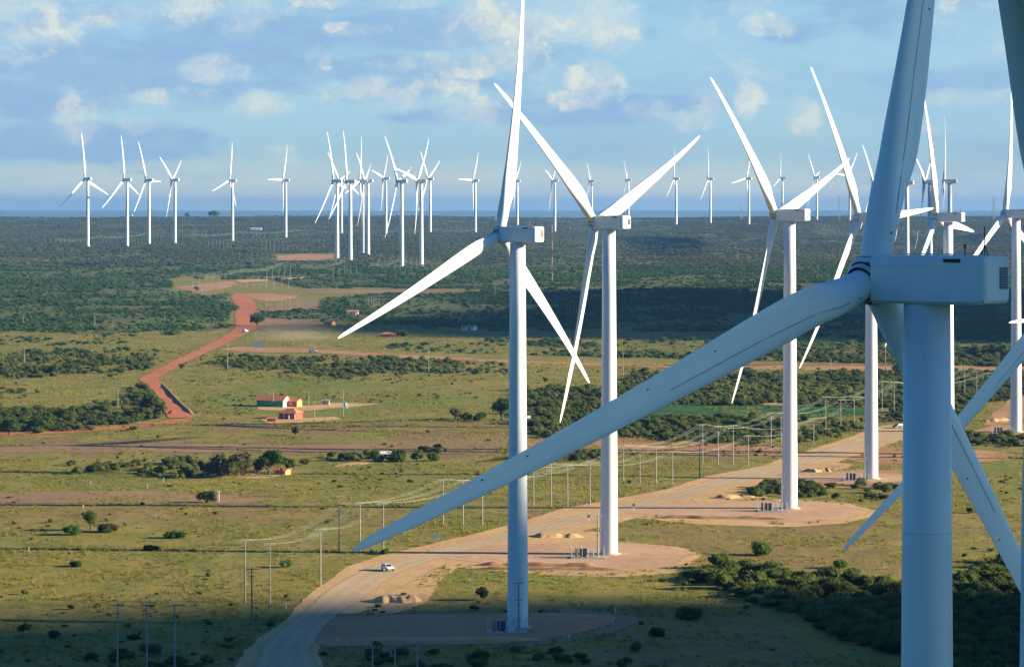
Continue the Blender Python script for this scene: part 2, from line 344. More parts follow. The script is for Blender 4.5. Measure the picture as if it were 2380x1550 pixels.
# ------------------------------------------------------------------ terrain
# turbines: name, hub x, hub y, tower height in px, rotor radius m, yaw deg, blades (phase, forward angle)
TURB = [
('A',1162,545,910,52.2,34.8,[(6.2,3.0),(128.5,2.4),(247.1,3.3)]),
('F',2026,648,2728,52.3,38.6,[(9.7,2.8),(134.8,-0.2),(253.2,2.0)]),
('B',1382,517,768,49.4,39.2,[(-48.9,4.5),(64.1,3.2),(184.7,3.7)]),
('C',1802,500,680,53.0,31.1,[(-46.8,3.2),(72.4,3.3),(191.5,3.7)]),
('D',1996,506,605,52.2,36.5,[(-29.5,6.2),(87.0,3.8),(207.6,2.7)]),
('E',2175,505,550,52.2,26.9,[(-22.5,3.2),(96.0,4.4),(213.1,4.2)]),
('G',2336,497,506,50.4,32.5,[(-4.8,0.2),(114.2,3.4),(233.2,4.1)]),
('T1',197,416,155,55.8,30.0,[(-6.3,5.4),(110.2,2.3),(231.9,1.5)]),
('T2',288,418,156,53.4,22.6,[(-8.0,4.9),(110.1,5.6),(229.6,4.2)]),
('T3',339,419,148,52.9,20.8,[(-23.6,4.7),(92.0,5.1),(209.5,2.3)]),
('T4',399,418,149,48.5,16.4,[(-54.8,3.2),(58.7,6.8),(172.8,6.8)]),
('T5',533,420,142,52.1,17.6,[(9.5,4.5),(131.8,3.4),(254.1,2.0)]),
('T6',657,419,135,52.9,15.2,[(20.9,4.5),(148.8,5.4),(270.0,3.3)]),
('T7',774.4,421,179,53.7,19.9,[(-18.1,4.6),(98.4,6.4),(213.7,4.4)]),
('T8',787,420,128,55.3,21.2,[(-42.3,4.7),(75.3,6.5),(190.9,5.3)]),
('T9',804.7,422,185,52.5,17.8,[(-13.0,3.7),(104.6,4.6),(222.6,2.2)]),
('T10',835,421,171,51.1,12.7,[(12.4,5.7),(133.3,3.4),(254.1,1.2)]),
('T11',846,421,171,49.5,10.1,[(-52.7,2.7),(66.2,4.7),(186.4,2.3)]),
('T12',890,415,130,50.6,14.2,[(44.8,6.9),(163.3,3.9),(282.5,3.7)]),
('T13',923.4,421.5,199,54.6,17.8,[(-40.6,3.6),(75.7,5.8),(192.0,3.7)]),
('T14',969,421,197,52.8,19.0,[(39.3,4.2),(165.9,2.8),(282.1,2.5)]),
('T15',993.7,416,124,52.0,22.2,[(-38.1,1.6),(56.8,1.1),(199.4,3.5)]),
('T16',1098.6,420,121,52.4,20.6,[(30.4,5.4),(157.1,3.0),(271.5,3.3)]),
('T17',1197,421,106,50.9,19.7,[(46.4,5.4),(166.4,3.4),(286.4,3.4)]),
('T18',1283,420,120,49.0,12.0,[(-70.5,3.5),(63.0,5.4),(174.8,2.7)]),
('T19',1370,421,100,51.2,9.8,[(-47.1,2.8),(70.6,5.9),(191.8,3.4)]),
('T20',1455,418,100,51.8,9.8,[(-46.6,2.4),(64.2,5.7),(188.8,3.4)]),
('T21',1565.6,416,111,54.9,14.4,[(-2.3,3.1),(116.4,3.4),(235.1,0.6)]),
('T22',1645.3,416,110,54.3,16.0,[(-6.1,3.3),(111.3,3.4),(228.7,0.6)]),
('T23',1735,415,109,51.2,26.9,[(33.6,8.8),(150.0,3.4),(259.3,6.3)]),
('T24',1813,414,103,53.2,11.8,[(9.0,4.9),(129.7,7.5),(252.5,4.4)]),
('T25',1893,412.5,103,54.1,22.2,[(-38.2,6.3),(77.0,7.6),(192.9,5.3)]),
('T26',1970,410,104,51.7,34.0,[(32.7,-0.9),(153.9,3.4),(275.0,1.6)]),
('T27',2029,426,180,50.9,26.9,[(-40.1,2.7),(79.9,3.4),(199.9,3.4)]),
('T28',2095,425,235,50.8,19.1,[(-80.9,3.4),(39.1,3.4),(159.1,5.7)]),
('T29',2148,423,245,52.1,15.9,[(-69.4,0.9),(54.2,1.6),(174.3,3.7)]),
('T30',2194,422,242,52.0,11.6,[(5.6,5.0),(126.9,3.4),(248.1,0.9)]),
('Z',2550,600,1744,52.2,36.0,[(-3.0,3.4),(117.0,3.4),(237.0,3.4)]),
('Y',2478,640,2728,52.2,16.0,[(-57.0,3.4),(63.0,3.4),(180.0,-1.2)]),
('K',2520,730,560,52.2,33.0,[(30.0,3.4),(150.0,3.4),(268.0,3.4)]),
]
TZ_D = [-3000, 600, 703, 831, 938, 1160, 1262, 1613, 2667, 3230, 3440, 3700, 4129, 4700, 5000, 5250, 5860, 6150, 6500, 7600, 11000, 24000, 31000, 36000, 60000]
TZ_Z = [-4, 0, .2, 2.0, 3.1, 3.0, 4.0, 8.8, 22.5, 32.0, 34.5, 37, 42.5, 46.5, 48.5, 51, 58.5, 63.5, 71, 54, 30, 30, 74, 77.5, 40]
fix = []
def zt(x, y):
    x = np.asarray(x, float); y = np.asarray(y, float)
    z = np.interp(y, TZ_D, TZ_Z)
    z = z + (fbm(x / 70, y / 90, 3) - .5) * 1.1 * np.clip((y - 100) / 500, 0, 1)
    z = z + (fbm(x / 420, y / 500, 9, 3) - .5) * 7.0 * np.clip((y - 1700) / 2500, 0, 1)
    fr = np.clip((x / np.maximum(y, 1) - .02) / .05, 0, 1) * np.clip((y - 3300) / 900, 0, 1) * np.clip((6300 - y) / 900, 0, 1)
    z = z + fr * ((fbm(x / 210, y / 800, 21, 4) - .5) * 42 - 6)
    z = z + np.clip((y - 26000) / 6000, 0, 1) * ((fbm(x / 2600, y / 9000, 33, 3) - .5) * 12)
    for (fx, fy, dz, s) in fix: z = z + dz * np.exp(-((x - fx) ** 2 + (y - fy) ** 2) / (2 * s * s))
    return z
OVER = 4.4
tb = []
for (nm, hx, hy, H, Rr, yaw, bl) in TURB:
    d = FPX * 80 / H
    if nm == 'K': d, hy = FPX * 80 / H, hy
    hub = np.array([(hx - CX) / FPX * d, d, CH - (hy - HY) / FPX * d]); a = R(yaw)
    fw = np.array([-math.cos(a), math.sin(a), 0])
    base = hub - OVER * fw - np.array([0, 0, 80.0])
    tb.append((nm, hub, base, Rr, a, bl))
for (nm, hub, base, *_r) in tb:
    if nm in ('Z', 'Y', 'K'): continue
    r = base[2] - float(zt(base[0], base[1])); s = 45 if base[1] < 1500 else 120
    fix.append((base[0], base[1], r, s))

_dg = np.concatenate([np.arange(400, 3000, 1.5), np.geomspace(3000, 7400, 1500)])
_pg = np.arange(-600, 3001, 20.0)
_YT = HY + FPX * (CH - zt((_pg[:, None] - CX) / FPX * _dg[None, :], np.repeat(_dg[None, :], len(_pg), 0))) / _dg[None, :]
def at_xy(px, py):
    q = min(max((px + 600) / 20.0, 0), len(_pg) - 1.001); j = int(q); f = q - j
    Y = _YT[j] * (1 - f) + _YT[j + 1] * f
    i = int(np.argmax(Y <= py))
    if not Y[i] <= py: i = int(np.argmin(Y))          # just above the skyline: stand it on the crest
    i = max(i, 1)
    y0, y1 = Y[i - 1], Y[i]; t = 0 if y0 == y1 else min(max((y0 - py) / (y0 - y1), 0), 1)
    d = _dg[i - 1] + t * (_dg[i] - _dg[i - 1]); return (px - CX) / FPX * d, d
def at(px, py):
    """ground point seen at (px, py) of the 2380 px view"""
    x, d = at_xy(px, py); return Vector((x, d, float(zt(x, d))))
def project(x, y, z): return CX + FPX * x / y, HY + FPX * (CH - z) / y

# land-cover regions (polygons of the view, used to look up where scrub grows)
def inpoly(px, py, poly):
    px = np.asarray(px); py = np.asarray(py); c = np.zeros(px.shape, bool); n = len(poly); j = n - 1
    for i in range(n):
        xi, yi = poly[i]; xj, yj = poly[j]
        if yi != yj:
            m = ((yi > py) != (yj > py)) & (px < (xj - xi) * (py - yi) / (yj - yi) + xi); c ^= m
        j = i
    return c
RED_L = [(385, 972), (375, 930), (345, 905), (318, 882), (350, 862), (430, 825), (500, 790), (545, 762), (540, 735), (550, 715), (528, 692), (540, 682)]
RED_R = [(456, 972), (420, 930), (385, 897), (372, 880), (405, 860), (440, 840), (540, 795), (604, 762), (590, 738), (603, 712), (590, 692), (625, 682)]
WOODS = [  # polygon, density, jitter scale
 ([(-400, 400), (2800, 400), (2800, 640), (-400, 640)], .97),
 ([(-400, 640), (395, 640), (400, 672), (450, 684), (525, 690), (548, 714), (535, 735), (540, 762), (400, 776), (-400, 775)], .93),
 ([(780, 640), (2800, 640), (2800, 672), (1200, 674), (700, 668), (640, 655), (560, 648), (395, 640)], .9),
 ([(760, 686), (1200, 676), (2800, 672), (2800, 788), (2240, 790), (1500, 770), (1200, 768), (1000, 762), (800, 745), (620, 745), (590, 740), (610, 718), (700, 720), (720, 700)], .92),
 ([(-400, 800), (380, 815), (360, 850), (300, 876), (-400, 872)], .44),
 ([(-400, 775), (320, 778), (330, 800), (-400, 800)], .16),
 ([(600, 822), (1180, 845), (1180, 870), (900, 868), (800, 880), (620, 868), (470, 850), (520, 832)], .46),
 ([(880, 800), (1180, 790), (1180, 842), (980, 830)], .42),
 ([(1210, 792), (2800, 792), (2800, 858), (2095, 855), (1210, 838)], .62),
 ([(1480, 868), (2800, 872), (2800, 905), (2100, 945), (1440, 940), (1300, 935), (1200, 915), (1200, 905), (1430, 905)], .85),
 ([(1200, 915), (1430, 930), (1430, 1010), (1360, 1022), (1240, 1012), (1200, 985)], .8),
 ([(1440, 975), (1620, 960), (1830, 975), (1830, 1010), (1760, 1035), (1440, 1020)], .72),
 ([(1840, 945), (2100, 945), (2100, 975), (1990, 1005), (1850, 1035)], .5),
 ([(1250, 1050), (1420, 1045), (1420, 1075), (1260, 1070)], .4),
 ([(-400, 960), (180, 950), (300, 960), (372, 958), (368, 974), (250, 990), (60, 1008), (-400, 1008)], .9),
 ([(315, 898), (345, 905), (368, 935), (372, 966), (330, 960), (310, 930)], .95),
 ([(-400, 905), (60, 905), (120, 925), (-400, 930)], .4),
 ([(200, 925), (330, 925), (330, 945), (200, 945)], .35),
 ([(160, 1085), (470, 1070), (470, 1112), (380, 1120), (200, 1118)], .34),
 ([(690, 1060), (1050, 1045), (1050, 1070), (690, 1082)], .35),
 ([(1590, 1358), (1680, 1322), (1760, 1332), (1840, 1348), (1900, 1342), (2095, 1362), (2210, 1400), (2210, 1545), (2095, 1525), (1930, 1475), (1850, 1432), (1770, 1408), (1700, 1370)], .93),
 ([(2190, 1400), (2230, 1350), (2300, 1325), (2380, 1295), (2800, 1290), (2800, 1700), (2200, 1700)], .93),
 ([(2210, 1012), (2800, 1008), (2800, 1040), (2240, 1036)], .6),
 ([(2215, 862), (2800, 862), (2800, 935), (2300, 930), (2215, 990)], .6),
 ([(1720, 1128), (1800, 1122), (1840, 1150), (1740, 1155)], .6),
 ([(1850, 1128), (2095, 1130), (2095, 1158), (1860, 1160)], .45),
 ([(740, 1500), (1330, 1498), (1420, 1480), (1500, 1520), (1500, 1700), (740, 1700)], .16),
 ([(-200, 1470), (560, 1450), (560, 1700), (-200, 1700)], .12),
]
CLEAR = [list(RED_L) + list(RED_R[::-1]), [(398, 664), (545, 652), (560, 684), (450, 682)], [(695, 671), (1080, 671), (1080, 682), (700, 685)],
         [(600, 700), (740, 694), (740, 722), (600, 725)], [(640, 590), (790, 590), (790, 608), (640, 610)],
         [(540, 808), (2400, 855), (2400, 868), (540, 824)], [(1400, 940), (2100, 948), (2020, 980), (1440, 968)]]
def wood_density(px, py):
    w = np.zeros(np.shape(px))
    wx = px + 14 * (vnoise(px / 23, py / 9, 51) - .5) * 2; wy = py + 7 * (vnoise(px / 31, py / 8, 52) - .5) * 2
    for poly, dn in WOODS: w = np.maximum(w, inpoly(wx, wy, poly) * dn)
    for poly in CLEAR: w = w * (1 - inpoly(px, py, poly))
    return w
BROWN = [([(-400, 1022), (1180, 1032), (1180, 1052), (-400, 1055)], .75), ([(-400, 1140), (620, 1148), (640, 1178), (-400, 1172)], .8),
         ([(930, 1012), (1180, 1010), (1430, 1018), (1430, 1045), (900, 1040)], .8), ([(1440, 1032), (1830, 1030), (1830, 1062), (1440, 1058)], .95),
         ([(440, 980), (1180, 985), (1180, 1000), (440, 1000)], .5), ([(400, 1090), (640, 1095), (620, 1112), (400, 1108)], .4),
         ([(-400, 1185), (300, 1180), (900, 1190), (900, 1215), (-400, 1205)], .35), ([(1180, 1180), (1430, 1178), (1430, 1200), (1180, 1215)], .5),
         ([(1480, 1215), (2000, 1215), (2095, 1240), (2095, 1340), (1500, 1330)], .35), ([(2000, 1190), (2380, 1180), (2380, 1240), (2100, 1240)], .3),
         ([(1440, 1400), (1800, 1410), (1900, 1550), (1300, 1550), (1440, 1460)], .4)]
LUSH = [([(420, 845), (1180, 875), (1180, 960), (480, 970)], .8), ([(480, 1005), (900, 1005), (900, 1028), (-200, 1030), (-200, 1010)], .6),
        ([(-200, 1210), (560, 1200), (1180, 1190), (1180, 1260), (500, 1400), (-200, 1400)], .35), ([(600, 1000), (1000, 1060), (1180, 1160), (0, 1140), (0, 1120)], .55),
        ([(2230, 1060), (2380, 1060), (2380, 1180), (2230, 1180)], .7)]

def make_terrain():
    ys = np.concatenate([np.arange(-1200, 560, 40.0), np.arange(560, 1700, 3.2), np.arange(1700, 3400, 9.0), np.geomspace(3400, 9000, 190), np.geomspace(9100, 45000, 130)])
    n = 340; u = np.linspace(-1, 1, n)
    u = u * (.62 + .38 * np.abs(u))
    X = u[None, :] * (260 + .34 * np.maximum(ys, 0))[:, None]; Y = np.repeat(ys[:, None], n, 1)
    Z = zt(X, Y)
    px, py = project(X, np.maximum(Y, 50), Z)
    m = len(ys); co = np.stack([X, Y, Z], -1).reshape(-1, 3)
    idx = np.arange(m * n).reshape(m, n)
    F = np.stack([idx[:-1, :-1], idx[:-1, 1:], idx[1:, 1:], idx[1:, :-1]], -1).reshape(-1, 4)
    me = bpy.data.meshes.new('ground'); me.vertices.add(len(co)); me.vertices.foreach_set('co', co.ravel())
    me.loops.add(F.size); me.loops.foreach_set('vertex_index', F.ravel().astype(np.int32))
    me.polygons.add(len(F)); me.polygons.foreach_set('loop_start', np.arange(0, F.size, 4, dtype=np.int32)); me.polygons.foreach_set('use_smooth', np.ones(len(F), bool))
    me.update(calc_edges=True)
    w = wood_density(px, py); w[Y < 300] = 0
    soil = np.zeros_like(w); lush = np.zeros_like(w)
    wx = px + 50 * (vnoise(px / 60, py / 9, 61) - .5) * 2; wy = py + 16 * (vnoise(px / 60, py / 9, 62) - .5) * 2
    for poly, dn in BROWN: soil = np.maximum(soil, inpoly(wx, wy, poly) * dn)
    for poly, dn in LUSH: lush = np.maximum(lush, inpoly(wx, wy, poly) * dn)
    lush = lush * np.clip((fbm(X / 45, Y / 80, 64) - .30) * 3.2, 0, 1)
    for nm, arr in (('wood', w), ('soil', soil), ('lush', lush)):
        at_ = me.attributes.new(nm, 'FLOAT', 'POINT'); at_.data.foreach_set('value', arr.ravel().astype(np.float32))
    me.materials.append(M['ground'])
    return tag(obj('ground', me), kind='structure')
make_terrain()

# draped sheets: rows of the view inside a polygon, each vertex put on the ground
def sheet(name, poly, mat, lift, step=2.0, ragged=4.0, nx=None, wide=1.0):
    ys = [p[1] for p in poly]; y0, y1 = min(ys), max(ys); xs = [p[0] for p in poly]; width = max(xs) - min(xs)
    nx = nx or int(min(max(width / 12, 8), 90)); V = []; F = []; E = []; L = []; prev = None
    rows = np.arange(y0 + .3, y1 - .2, step)
    for ri, y in enumerate(rows):
        cr = []
        for i in range(len(poly)):
            (xa, ya), (xb, yb) = poly[i], poly[i - 1]
            if (ya > y) != (yb > y): cr.append(xa + (y - ya) / (yb - ya) * (xb - xa))
        if len(cr) < 2: prev = None; continue
        a, b = min(cr), max(cr)
        rg = min(ragged, (b - a) * .12)
        a += rg * (float(vnoise(y / 7.0, 3.3, 71)) - .5) * 2; b += rg * (float(vnoise(y / 7.0, 9.3, 72)) - .5) * 2
        if b - a < 1.5: prev = None; continue
        cur = []
        for k in range(nx + 1):
            f = k / nx; x = a + (b - a) * f; p = at_xy(x, y)
            ev = min(f, 1 - f) * (b - a) / (14.0 * wide); eh = min(y - y0, y1 - y) / (3.5 * wide ** .6)
            e = max(0.0, min(1.0, ev, eh + .35 if eh < .65 else 1))
            cur.append(len(V)); V.append((p[0], p[1])); E.append(e); L.append(f)
        if prev is not None:
            for k in range(nx): F.append((cur[k], cur[k + 1], prev[k + 1], prev[k]))
        prev = cur
    V = np.array(V); V = np.concatenate([V, (zt(V[:, 0], V[:, 1]) + lift)[:, None]], 1)
    me = pymesh(name, V, F, True)
    for nm, arr in (('edge', E), ('lane', L)):
        a_ = me.attributes.new(nm, 'FLOAT', 'POINT'); a_.data.foreach_set('value', np.array(arr, np.float32))
    me.materials.append(mat)
    return tag(obj(name, me), kind='structure')
def strip(left, right): return list(left) + list(right)[::-1]

VL = [(535, 1560), (560, 1515), (600, 1480), (660, 1440), (700, 1392), (740, 1362), (800, 1318), (880, 1291), (980, 1268), (1100, 1240), (1225, 1207), (1300, 1182), (1400, 1164), (1540, 1138), (1640, 1106), (1760, 1084), (1830, 1060), (1940, 1025), (2040, 990), (2110, 984)]
VR = [(760, 1560), (745, 1520), (760, 1480), (800, 1440), (880, 1408), (960, 1368), (1010, 1325), (1100, 1290), (1230, 1262), (1330, 1240), (1440, 1216), (1530, 1190), (1640, 1168), (1760, 1128), (1850, 1104), (1930, 1082), (2030, 1046), (2110, 1020)]
ML = [(585, 1560), (600, 1505), (640, 1470), (690, 1432), (742, 1385), (800, 1345), (870, 1311), (960, 1290), (1040, 1270), (1130, 1249), (1225, 1225), (1290, 1206), (1400, 1185), (1500, 1160), (1600, 1132), (1700, 1101), (1830, 1075), (1900, 1050), (1990, 1021), (2110, 996)]
MR = [(745, 1560), (728, 1510), (745, 1470), (795, 1425), (855, 1388), (895, 1352), (942, 1328), (1010, 1302), (1100, 1277), (1225, 1249), (1300, 1233), (1400, 1206), (1490, 1182), (1600, 1158), (1720, 1122), (1830, 1099), (1910, 1075), (2010, 1038), (2110, 1010)]
sheet('verge', strip(VL, VR), M['sand'], .06)
sheet('road', strip(ML, MR), M['gravel'], .12, nx=22)
sheet('pad_fringe', [(930, 1300), (1000, 1262), (1440, 1256), (1600, 1272), (1650, 1292), (1580, 1332), (1440, 1342), (1250, 1336), (1060, 1320)], M['sand'], .05, wide=3)
sheet('pad_fringe', [(1400, 1196), (1500, 1168), (1840, 1158), (1990, 1170), (2070, 1192), (1980, 1216), (1840, 1226), (1600, 1218)], M['sand'], .05, wide=3)
sheet('pad_fringe', [(1790, 1106), (1900, 1090), (2110, 1092), (2110, 1130), (1930, 1136), (1830, 1122)], M['redsoil'], .06, wide=3)
sheet('pad_fringe', [(1280, 1410), (1420, 1420), (1520, 1440), (1440, 1470), (1330, 1490), (1200, 1506), (1100, 1504), (1300, 1460)], M['brown'], .05, wide=3)
sheet('crane_pad', [(700, 1428), (1330, 1424), (1440, 1430), (1445, 1448), (1350, 1472), (1180, 1496), (740, 1503), (690, 1470)], M['redsoil'], .09, wide=2.6)
sheet('crane_pad', [(960, 1290), (1010, 1266), (1440, 1262), (1560, 1272), (1620, 1288), (1570, 1318), (1440, 1330), (1250, 1326), (1090, 1306)], M['pad'], .09, wide=2.6)
sheet('sand_apron', [(1180, 1226), (1400, 1236), (1440, 1262), (1120, 1268)], M['sand'], .07, wide=1.5)
sheet('sand_apron', [(860, 1412), (880, 1385), (960, 1345), (1040, 1305), (1075, 1318), (1030, 1350), (1000, 1402), (930, 1425), (820, 1432)], M['sand'], .08, wide=2)
sheet('crane_pad', [(1440, 1192), (1490, 1174), (1640, 1164), (1840, 1166), (1960, 1174), (2035, 1190), (1970, 1206), (1840, 1214), (1640, 1207)], M['pad'], .09, wide=2.6)
sheet('sand_apron', [(1600, 1160), (1700, 1145), (1780, 1150), (1800, 1166), (1620, 1172)], M['sand'], .10)
sheet('crane_pad', [(1800, 1102), (1900, 1096), (2110, 1100), (2110, 1120), (1960, 1126), (1850, 1116)], M['pad'], .09, wide=2.6)
sheet('sand_apron', [(1850, 1088), (1930, 1072), (1990, 1080), (1960, 1098), (1870, 1102)], M['sand'], .11)
sheet('red_soil', [(1900, 1052), (2000, 1036), (2200, 1040), (2350, 1052), (2380, 1066), (2200, 1080), (2000, 1076)], M['redsoil'], .05)
sheet('crane_pad', [(2250, 1006), (2300, 988), (2420, 984), (2420, 1012), (2290, 1016)], M['redsoil'], .09)
sheet('access_road', [(2280, 990), (2300, 965), (2340, 930), (2420, 912), (2420, 965), (2350, 985)], M['redsoil'], .08)
sheet('red_road', strip(RED_L, RED_R), M['redearth'], .15, step=1.2, ragged=3)
sheet('red_road', [(398, 668), (470, 660), (545, 652), (560, 660), (530, 672), (450, 682)], M['redsoil'], .15, step=.8)
sheet('red_road', [(540, 682), (620, 682), (700, 688), (690, 694), (640, 702), (600, 700)], M['redsoil'], .16, step=.8)
sheet('clearing', [(610, 706), (740, 700), (760, 712), (740, 724), (620, 724)], M['brown'], .14, step=1)
sheet('dirt_track', [(700, 678), (760, 673), (1075, 674), (1075, 679), (900, 681), (730, 684)], M['brown'], .14, step=.6, ragged=1)
sheet('dirt_track', [(540, 652), (740, 642), (760, 646), (560, 657)], M['sand'], .14, step=.6, ragged=1)
sheet('clearing', [(640, 596), (700, 590), (780, 592), (780, 600), (730, 606), (640, 606)], M['redsoil'], .2, step=.8)
sheet('clearing', [(600, 738), (740, 745), (760, 758), (620, 770), (590, 762)], M['brown'], .13, step=1)
sheet('dirt_road', [(500, 812), (560, 806), (720, 811), (900, 822), (1180, 837), (1420, 845), (2110, 856), (2400, 850), (2400, 859), (2110, 865), (1420, 853), (1180, 844), (900, 831), (720, 820), (560, 819)], M['redsoil'], .14, step=1, nx=90, ragged=1)
sheet('dirt_track', [(-60, 1006), (60, 1003), (200, 996), (330, 984), (400, 975), (456, 970), (440, 982), (330, 994), (200, 1004), (60, 1012), (-60, 1016)], M['redearth'], .13, step=1.2, ragged=1.5)
sheet('dirt_track', [(1200, 909), (1420, 922), (1800, 936), (2110, 942), (2110, 947), (1800, 942), (1420, 929), (1200, 914)], M['sand'], .13, step=.8, ragged=.6)
sheet('farmyard', [(590, 943), (700, 944), (760, 936), (900, 938), (820, 946), (700, 956), (600, 952)], M['sand'], .06, step=1)
sheet('farmyard', [(600, 972), (700, 972), (780, 968), (800, 974), (720, 982), (610, 984)], M['sand'], .06, step=1)
sheet('farmyard', [(440, 1103), (520, 1100), (640, 1100), (700, 1100), (620, 1112), (470, 1112)], M['sand'], .05, step=1)
sheet('farmyard', [(770, 1080), (860, 1070), (900, 1070), (850, 1080), (780, 1086)], M['sand'], .05, step=1)
sheet('crop_field', [(1380, 946), (1560, 938), (2060, 945), (2020, 966), (1830, 972), (1440, 972)], M['crop'], .12, step=1.2)
sheet('ploughed_field', [(1180, 1030), (1250, 1018), (1430, 1012), (1700, 1034), (1830, 1040), (1830, 1064), (1440, 1050), (1180, 1044)], M['redsoil'], .05, step=1.5)
sheet('ploughed_field', [(-60, 1143), (300, 1140), (520, 1148), (640, 1160), (560, 1172), (200, 1168), (-60, 1168)], M['brown'], .05, step=1.5)
sheet('ploughed_field', [(-60, 1032), (300, 1030), (480, 1034), (700, 1030), (1180, 1016), (1180, 1044), (700, 1050), (300, 1052), (-60, 1052)], M['brown'], .05, step=1.5)
sheet('meadow', [(860, 1346), (1040, 1330), (1180, 1334), (1420, 1340), (1300, 1352), (1060, 1352)], M['lawn'], .03, step=2)

def spoil_bank(name, p0, p1, w, h, mat, label, cat, n=40, seed=1, bumps=.18):
    """an irregular heap of soil between two ground points"""
    r = random.Random(seed); V = []; F = []; m = 9; k = 0
    a = Vector(p0); b = Vector(p1); d = (b - a); d.z = 0; L = d.length; d.normalize(); s = Vector((-d.y, d.x, 0))
    for i in range(n + 1):
        t = i / n; env = min(1, 6 * t, 6 * (1 - t)); hh = h * env * (.75 + .5 * float(vnoise(i * .30, seed * 3.7, 8))); ww = w * (.6 + .4 * env) * (.85 + .3 * float(vnoise(i * .25, seed * 5.1, 9)))
        off = (float(vnoise(i * .2, seed * 2.3, 10)) - .5) * w * .3
        for j in range(m):
            q = -1 + 2 * j / (m - 1); p = a + d * (L * t) + s * (q * ww / 2 + off)
            z = float(zt(p.x, p.y)) + hh * max(0, 1 - q * q) * (1 + .10 * (r.random() - .5)) - .1
            V.append((p.x, p.y, z))
    for i in range(n):
        for j in range(m - 1): F.append((i * m + j, (i + 1) * m + j, (i + 1) * m + j + 1, i * m + j + 1))
    me = pymesh(name, V, F, True); me.materials.append(mat)
    for nm in ('edge', 'lane'):
        a_ = me.attributes.new(nm, 'FLOAT', 'POINT'); a_.data.foreach_set('value', np.ones(len(V), np.float32))
    return tag(obj(name, me), label, cat)
def bank(px0, py0, px1, py1, w, h, mat, label, seed, cat='earth bank', nm='earth_bank'):
    return spoil_bank(nm, at(px0, py0), at(px1, py1), w, h, M[mat], label, cat, seed=seed)
bank(372, 888, 452, 972, 2.4, .8, 'brown', 'long dark earth bank running beside the red road bend', 3)
bank(856, 1398, 985, 1396, 7.0, 1.2, 'sand', 'pale sand heap with rippled side near the first pad', 4, 'sand heap', 'sand_heap')
bank(1230, 1246, 1360, 1248, 6.0, 1.0, 'sand', 'low sand heap above the second pad, right of the first tower', 5, 'sand heap', 'sand_heap')
bank(1655, 1158, 1765, 1156, 6.0, 1.0, 'sand', 'sand heap behind the transformer of the third pad', 6, 'sand heap', 'sand_heap')
bank(1862, 1097, 1935, 1095, 6.0, 1.1, 'sand', 'sand heap right beside the third tower foot', 7, 'sand heap', 'sand_heap')
bank(1090, 1313, 1420, 1318, 2.6, 1.0, 'redsoil', 'low earthen edge along the front of the second pad', 8)
bank(1080, 1322, 1470, 1326, 2.4, .8, 'brown', 'lower earthen step in front of the second pad', 9)
bank(1500, 1204, 1860, 1208, 2.4, .8, 'brown', 'earthen edge along the front of the third pad', 10)
bank(780, 1486, 1280, 1486, 4, .7, 'sand', 'shaded earthen edge along the front of the nearest pad', 12)
bank(2285, 980, 2360, 976, 6.0, 1.1, 'sand', 'sand heap behind the pad at the right edge', 13, 'sand heap', 'sand_heap')

# ------------------------------------------------------------------ wind turbines
BL = 52.2
def chord(r):
    return float(np.interp(r, [0, 1.2, 2.6, 5.5, 8.5, 11, 15, 22, 32, 42, 48, 50.8, 51.8, 52.2], [2.1, 2.1, 2.15, 2.7, 3.3, 3.45, 3.25, 2.65, 1.95, 1.32, .95, .70, .42, .06]))
def section(r, k, n=28):
    """point k of the blade section at radius r, in blade axes (x trailing, y upwind)"""
    c = chord(r); w = float(np.interp(r, [0, 2.4, 8.5], [0, 0, 1])); w = w * w * (3 - 2 * w)
    t = float(np.interp(r, [0, 8, 14, 30, 52.2], [1, .50, .30, .21, .16])); th = 2 * math.pi * k / n
    x = .5 - .5 * math.cos(th); s = 1 if th < math.pi else -1
    yt = 5 * t * (.2969 * math.sqrt(max(x, 0)) - .126 * x - .3516 * x * x + .2843 * x ** 3 - .1036 * x ** 4)
    xa, ya = (x - .30) * c, s * yt * c + .03 * c * math.sin(math.pi * x)
    xc, yc = -.5 * c * math.cos(th), .5 * c * math.sin(th)
    X = xc * (1 - w) + xa * w; Y = yc * (1 - w) + ya * w
    tw = R(float(np.interp(r, [0, 8, 20, 52], [15, 13, 6, 0]))) * w
    bend = 3.0 * ((r / BL) ** 2.4 - r / BL)
    return Vector((X * math.cos(tw) + Y * math.sin(tw), -X * math.sin(tw) + Y * math.cos(tw) + bend, r))
def blade_mesh():
    st = [1.0, 1.6, 2.4, 3.2, 4.2, 5.5, 7, 8.5, 10, 12, 14.5, 17.5, 21, 25, 29, 33, 37, 41, 44.5, 47.5, 49.6, 50.8, 51.6, 52.0, 52.2]; n = 28
    V = []; F = []
    for r in st: V += [section(r, k, n) for k in range(n)]
    for i in range(len(st) - 1):
        for k in range(n): F.append((i * n + k, i * n + (k + 1) % n, (i + 1) * n + (k + 1) % n, (i + 1) * n + k))
    F.append(tuple(reversed(range(n)))); F.append(tuple(range((len(st) - 1) * n, len(st) * n)))
    me = pymesh('blade', V, F, True); me.materials.append(M['blade']); return me
BLADE = blade_mesh()
def fins_mesh():
    mb = MB(); pts = []; r = 4.5; i = 0
    while r < 24:
        a = section(r, 28 - 6.3, 28); pts.append(a + Vector((.045 if i % 2 else -.045, -.01, 0))); r += .16; i += 1
    mb.tube(pts, .02, 4); return mb.mesh('vortex_fins', M['vent'])
FINS = fins_mesh()
def spots_mesh():
    return MB().box((0, 0, 0), (.07, .08, .17)).mesh('drain_mark', M['dark'])
SPOT = spots_mesh()
SPOTS = [section(r, 28 - 9.3, 28) for r in (19, 26, 37.5, 41.5)] + [section(3.2, 28 - 6, 28)]
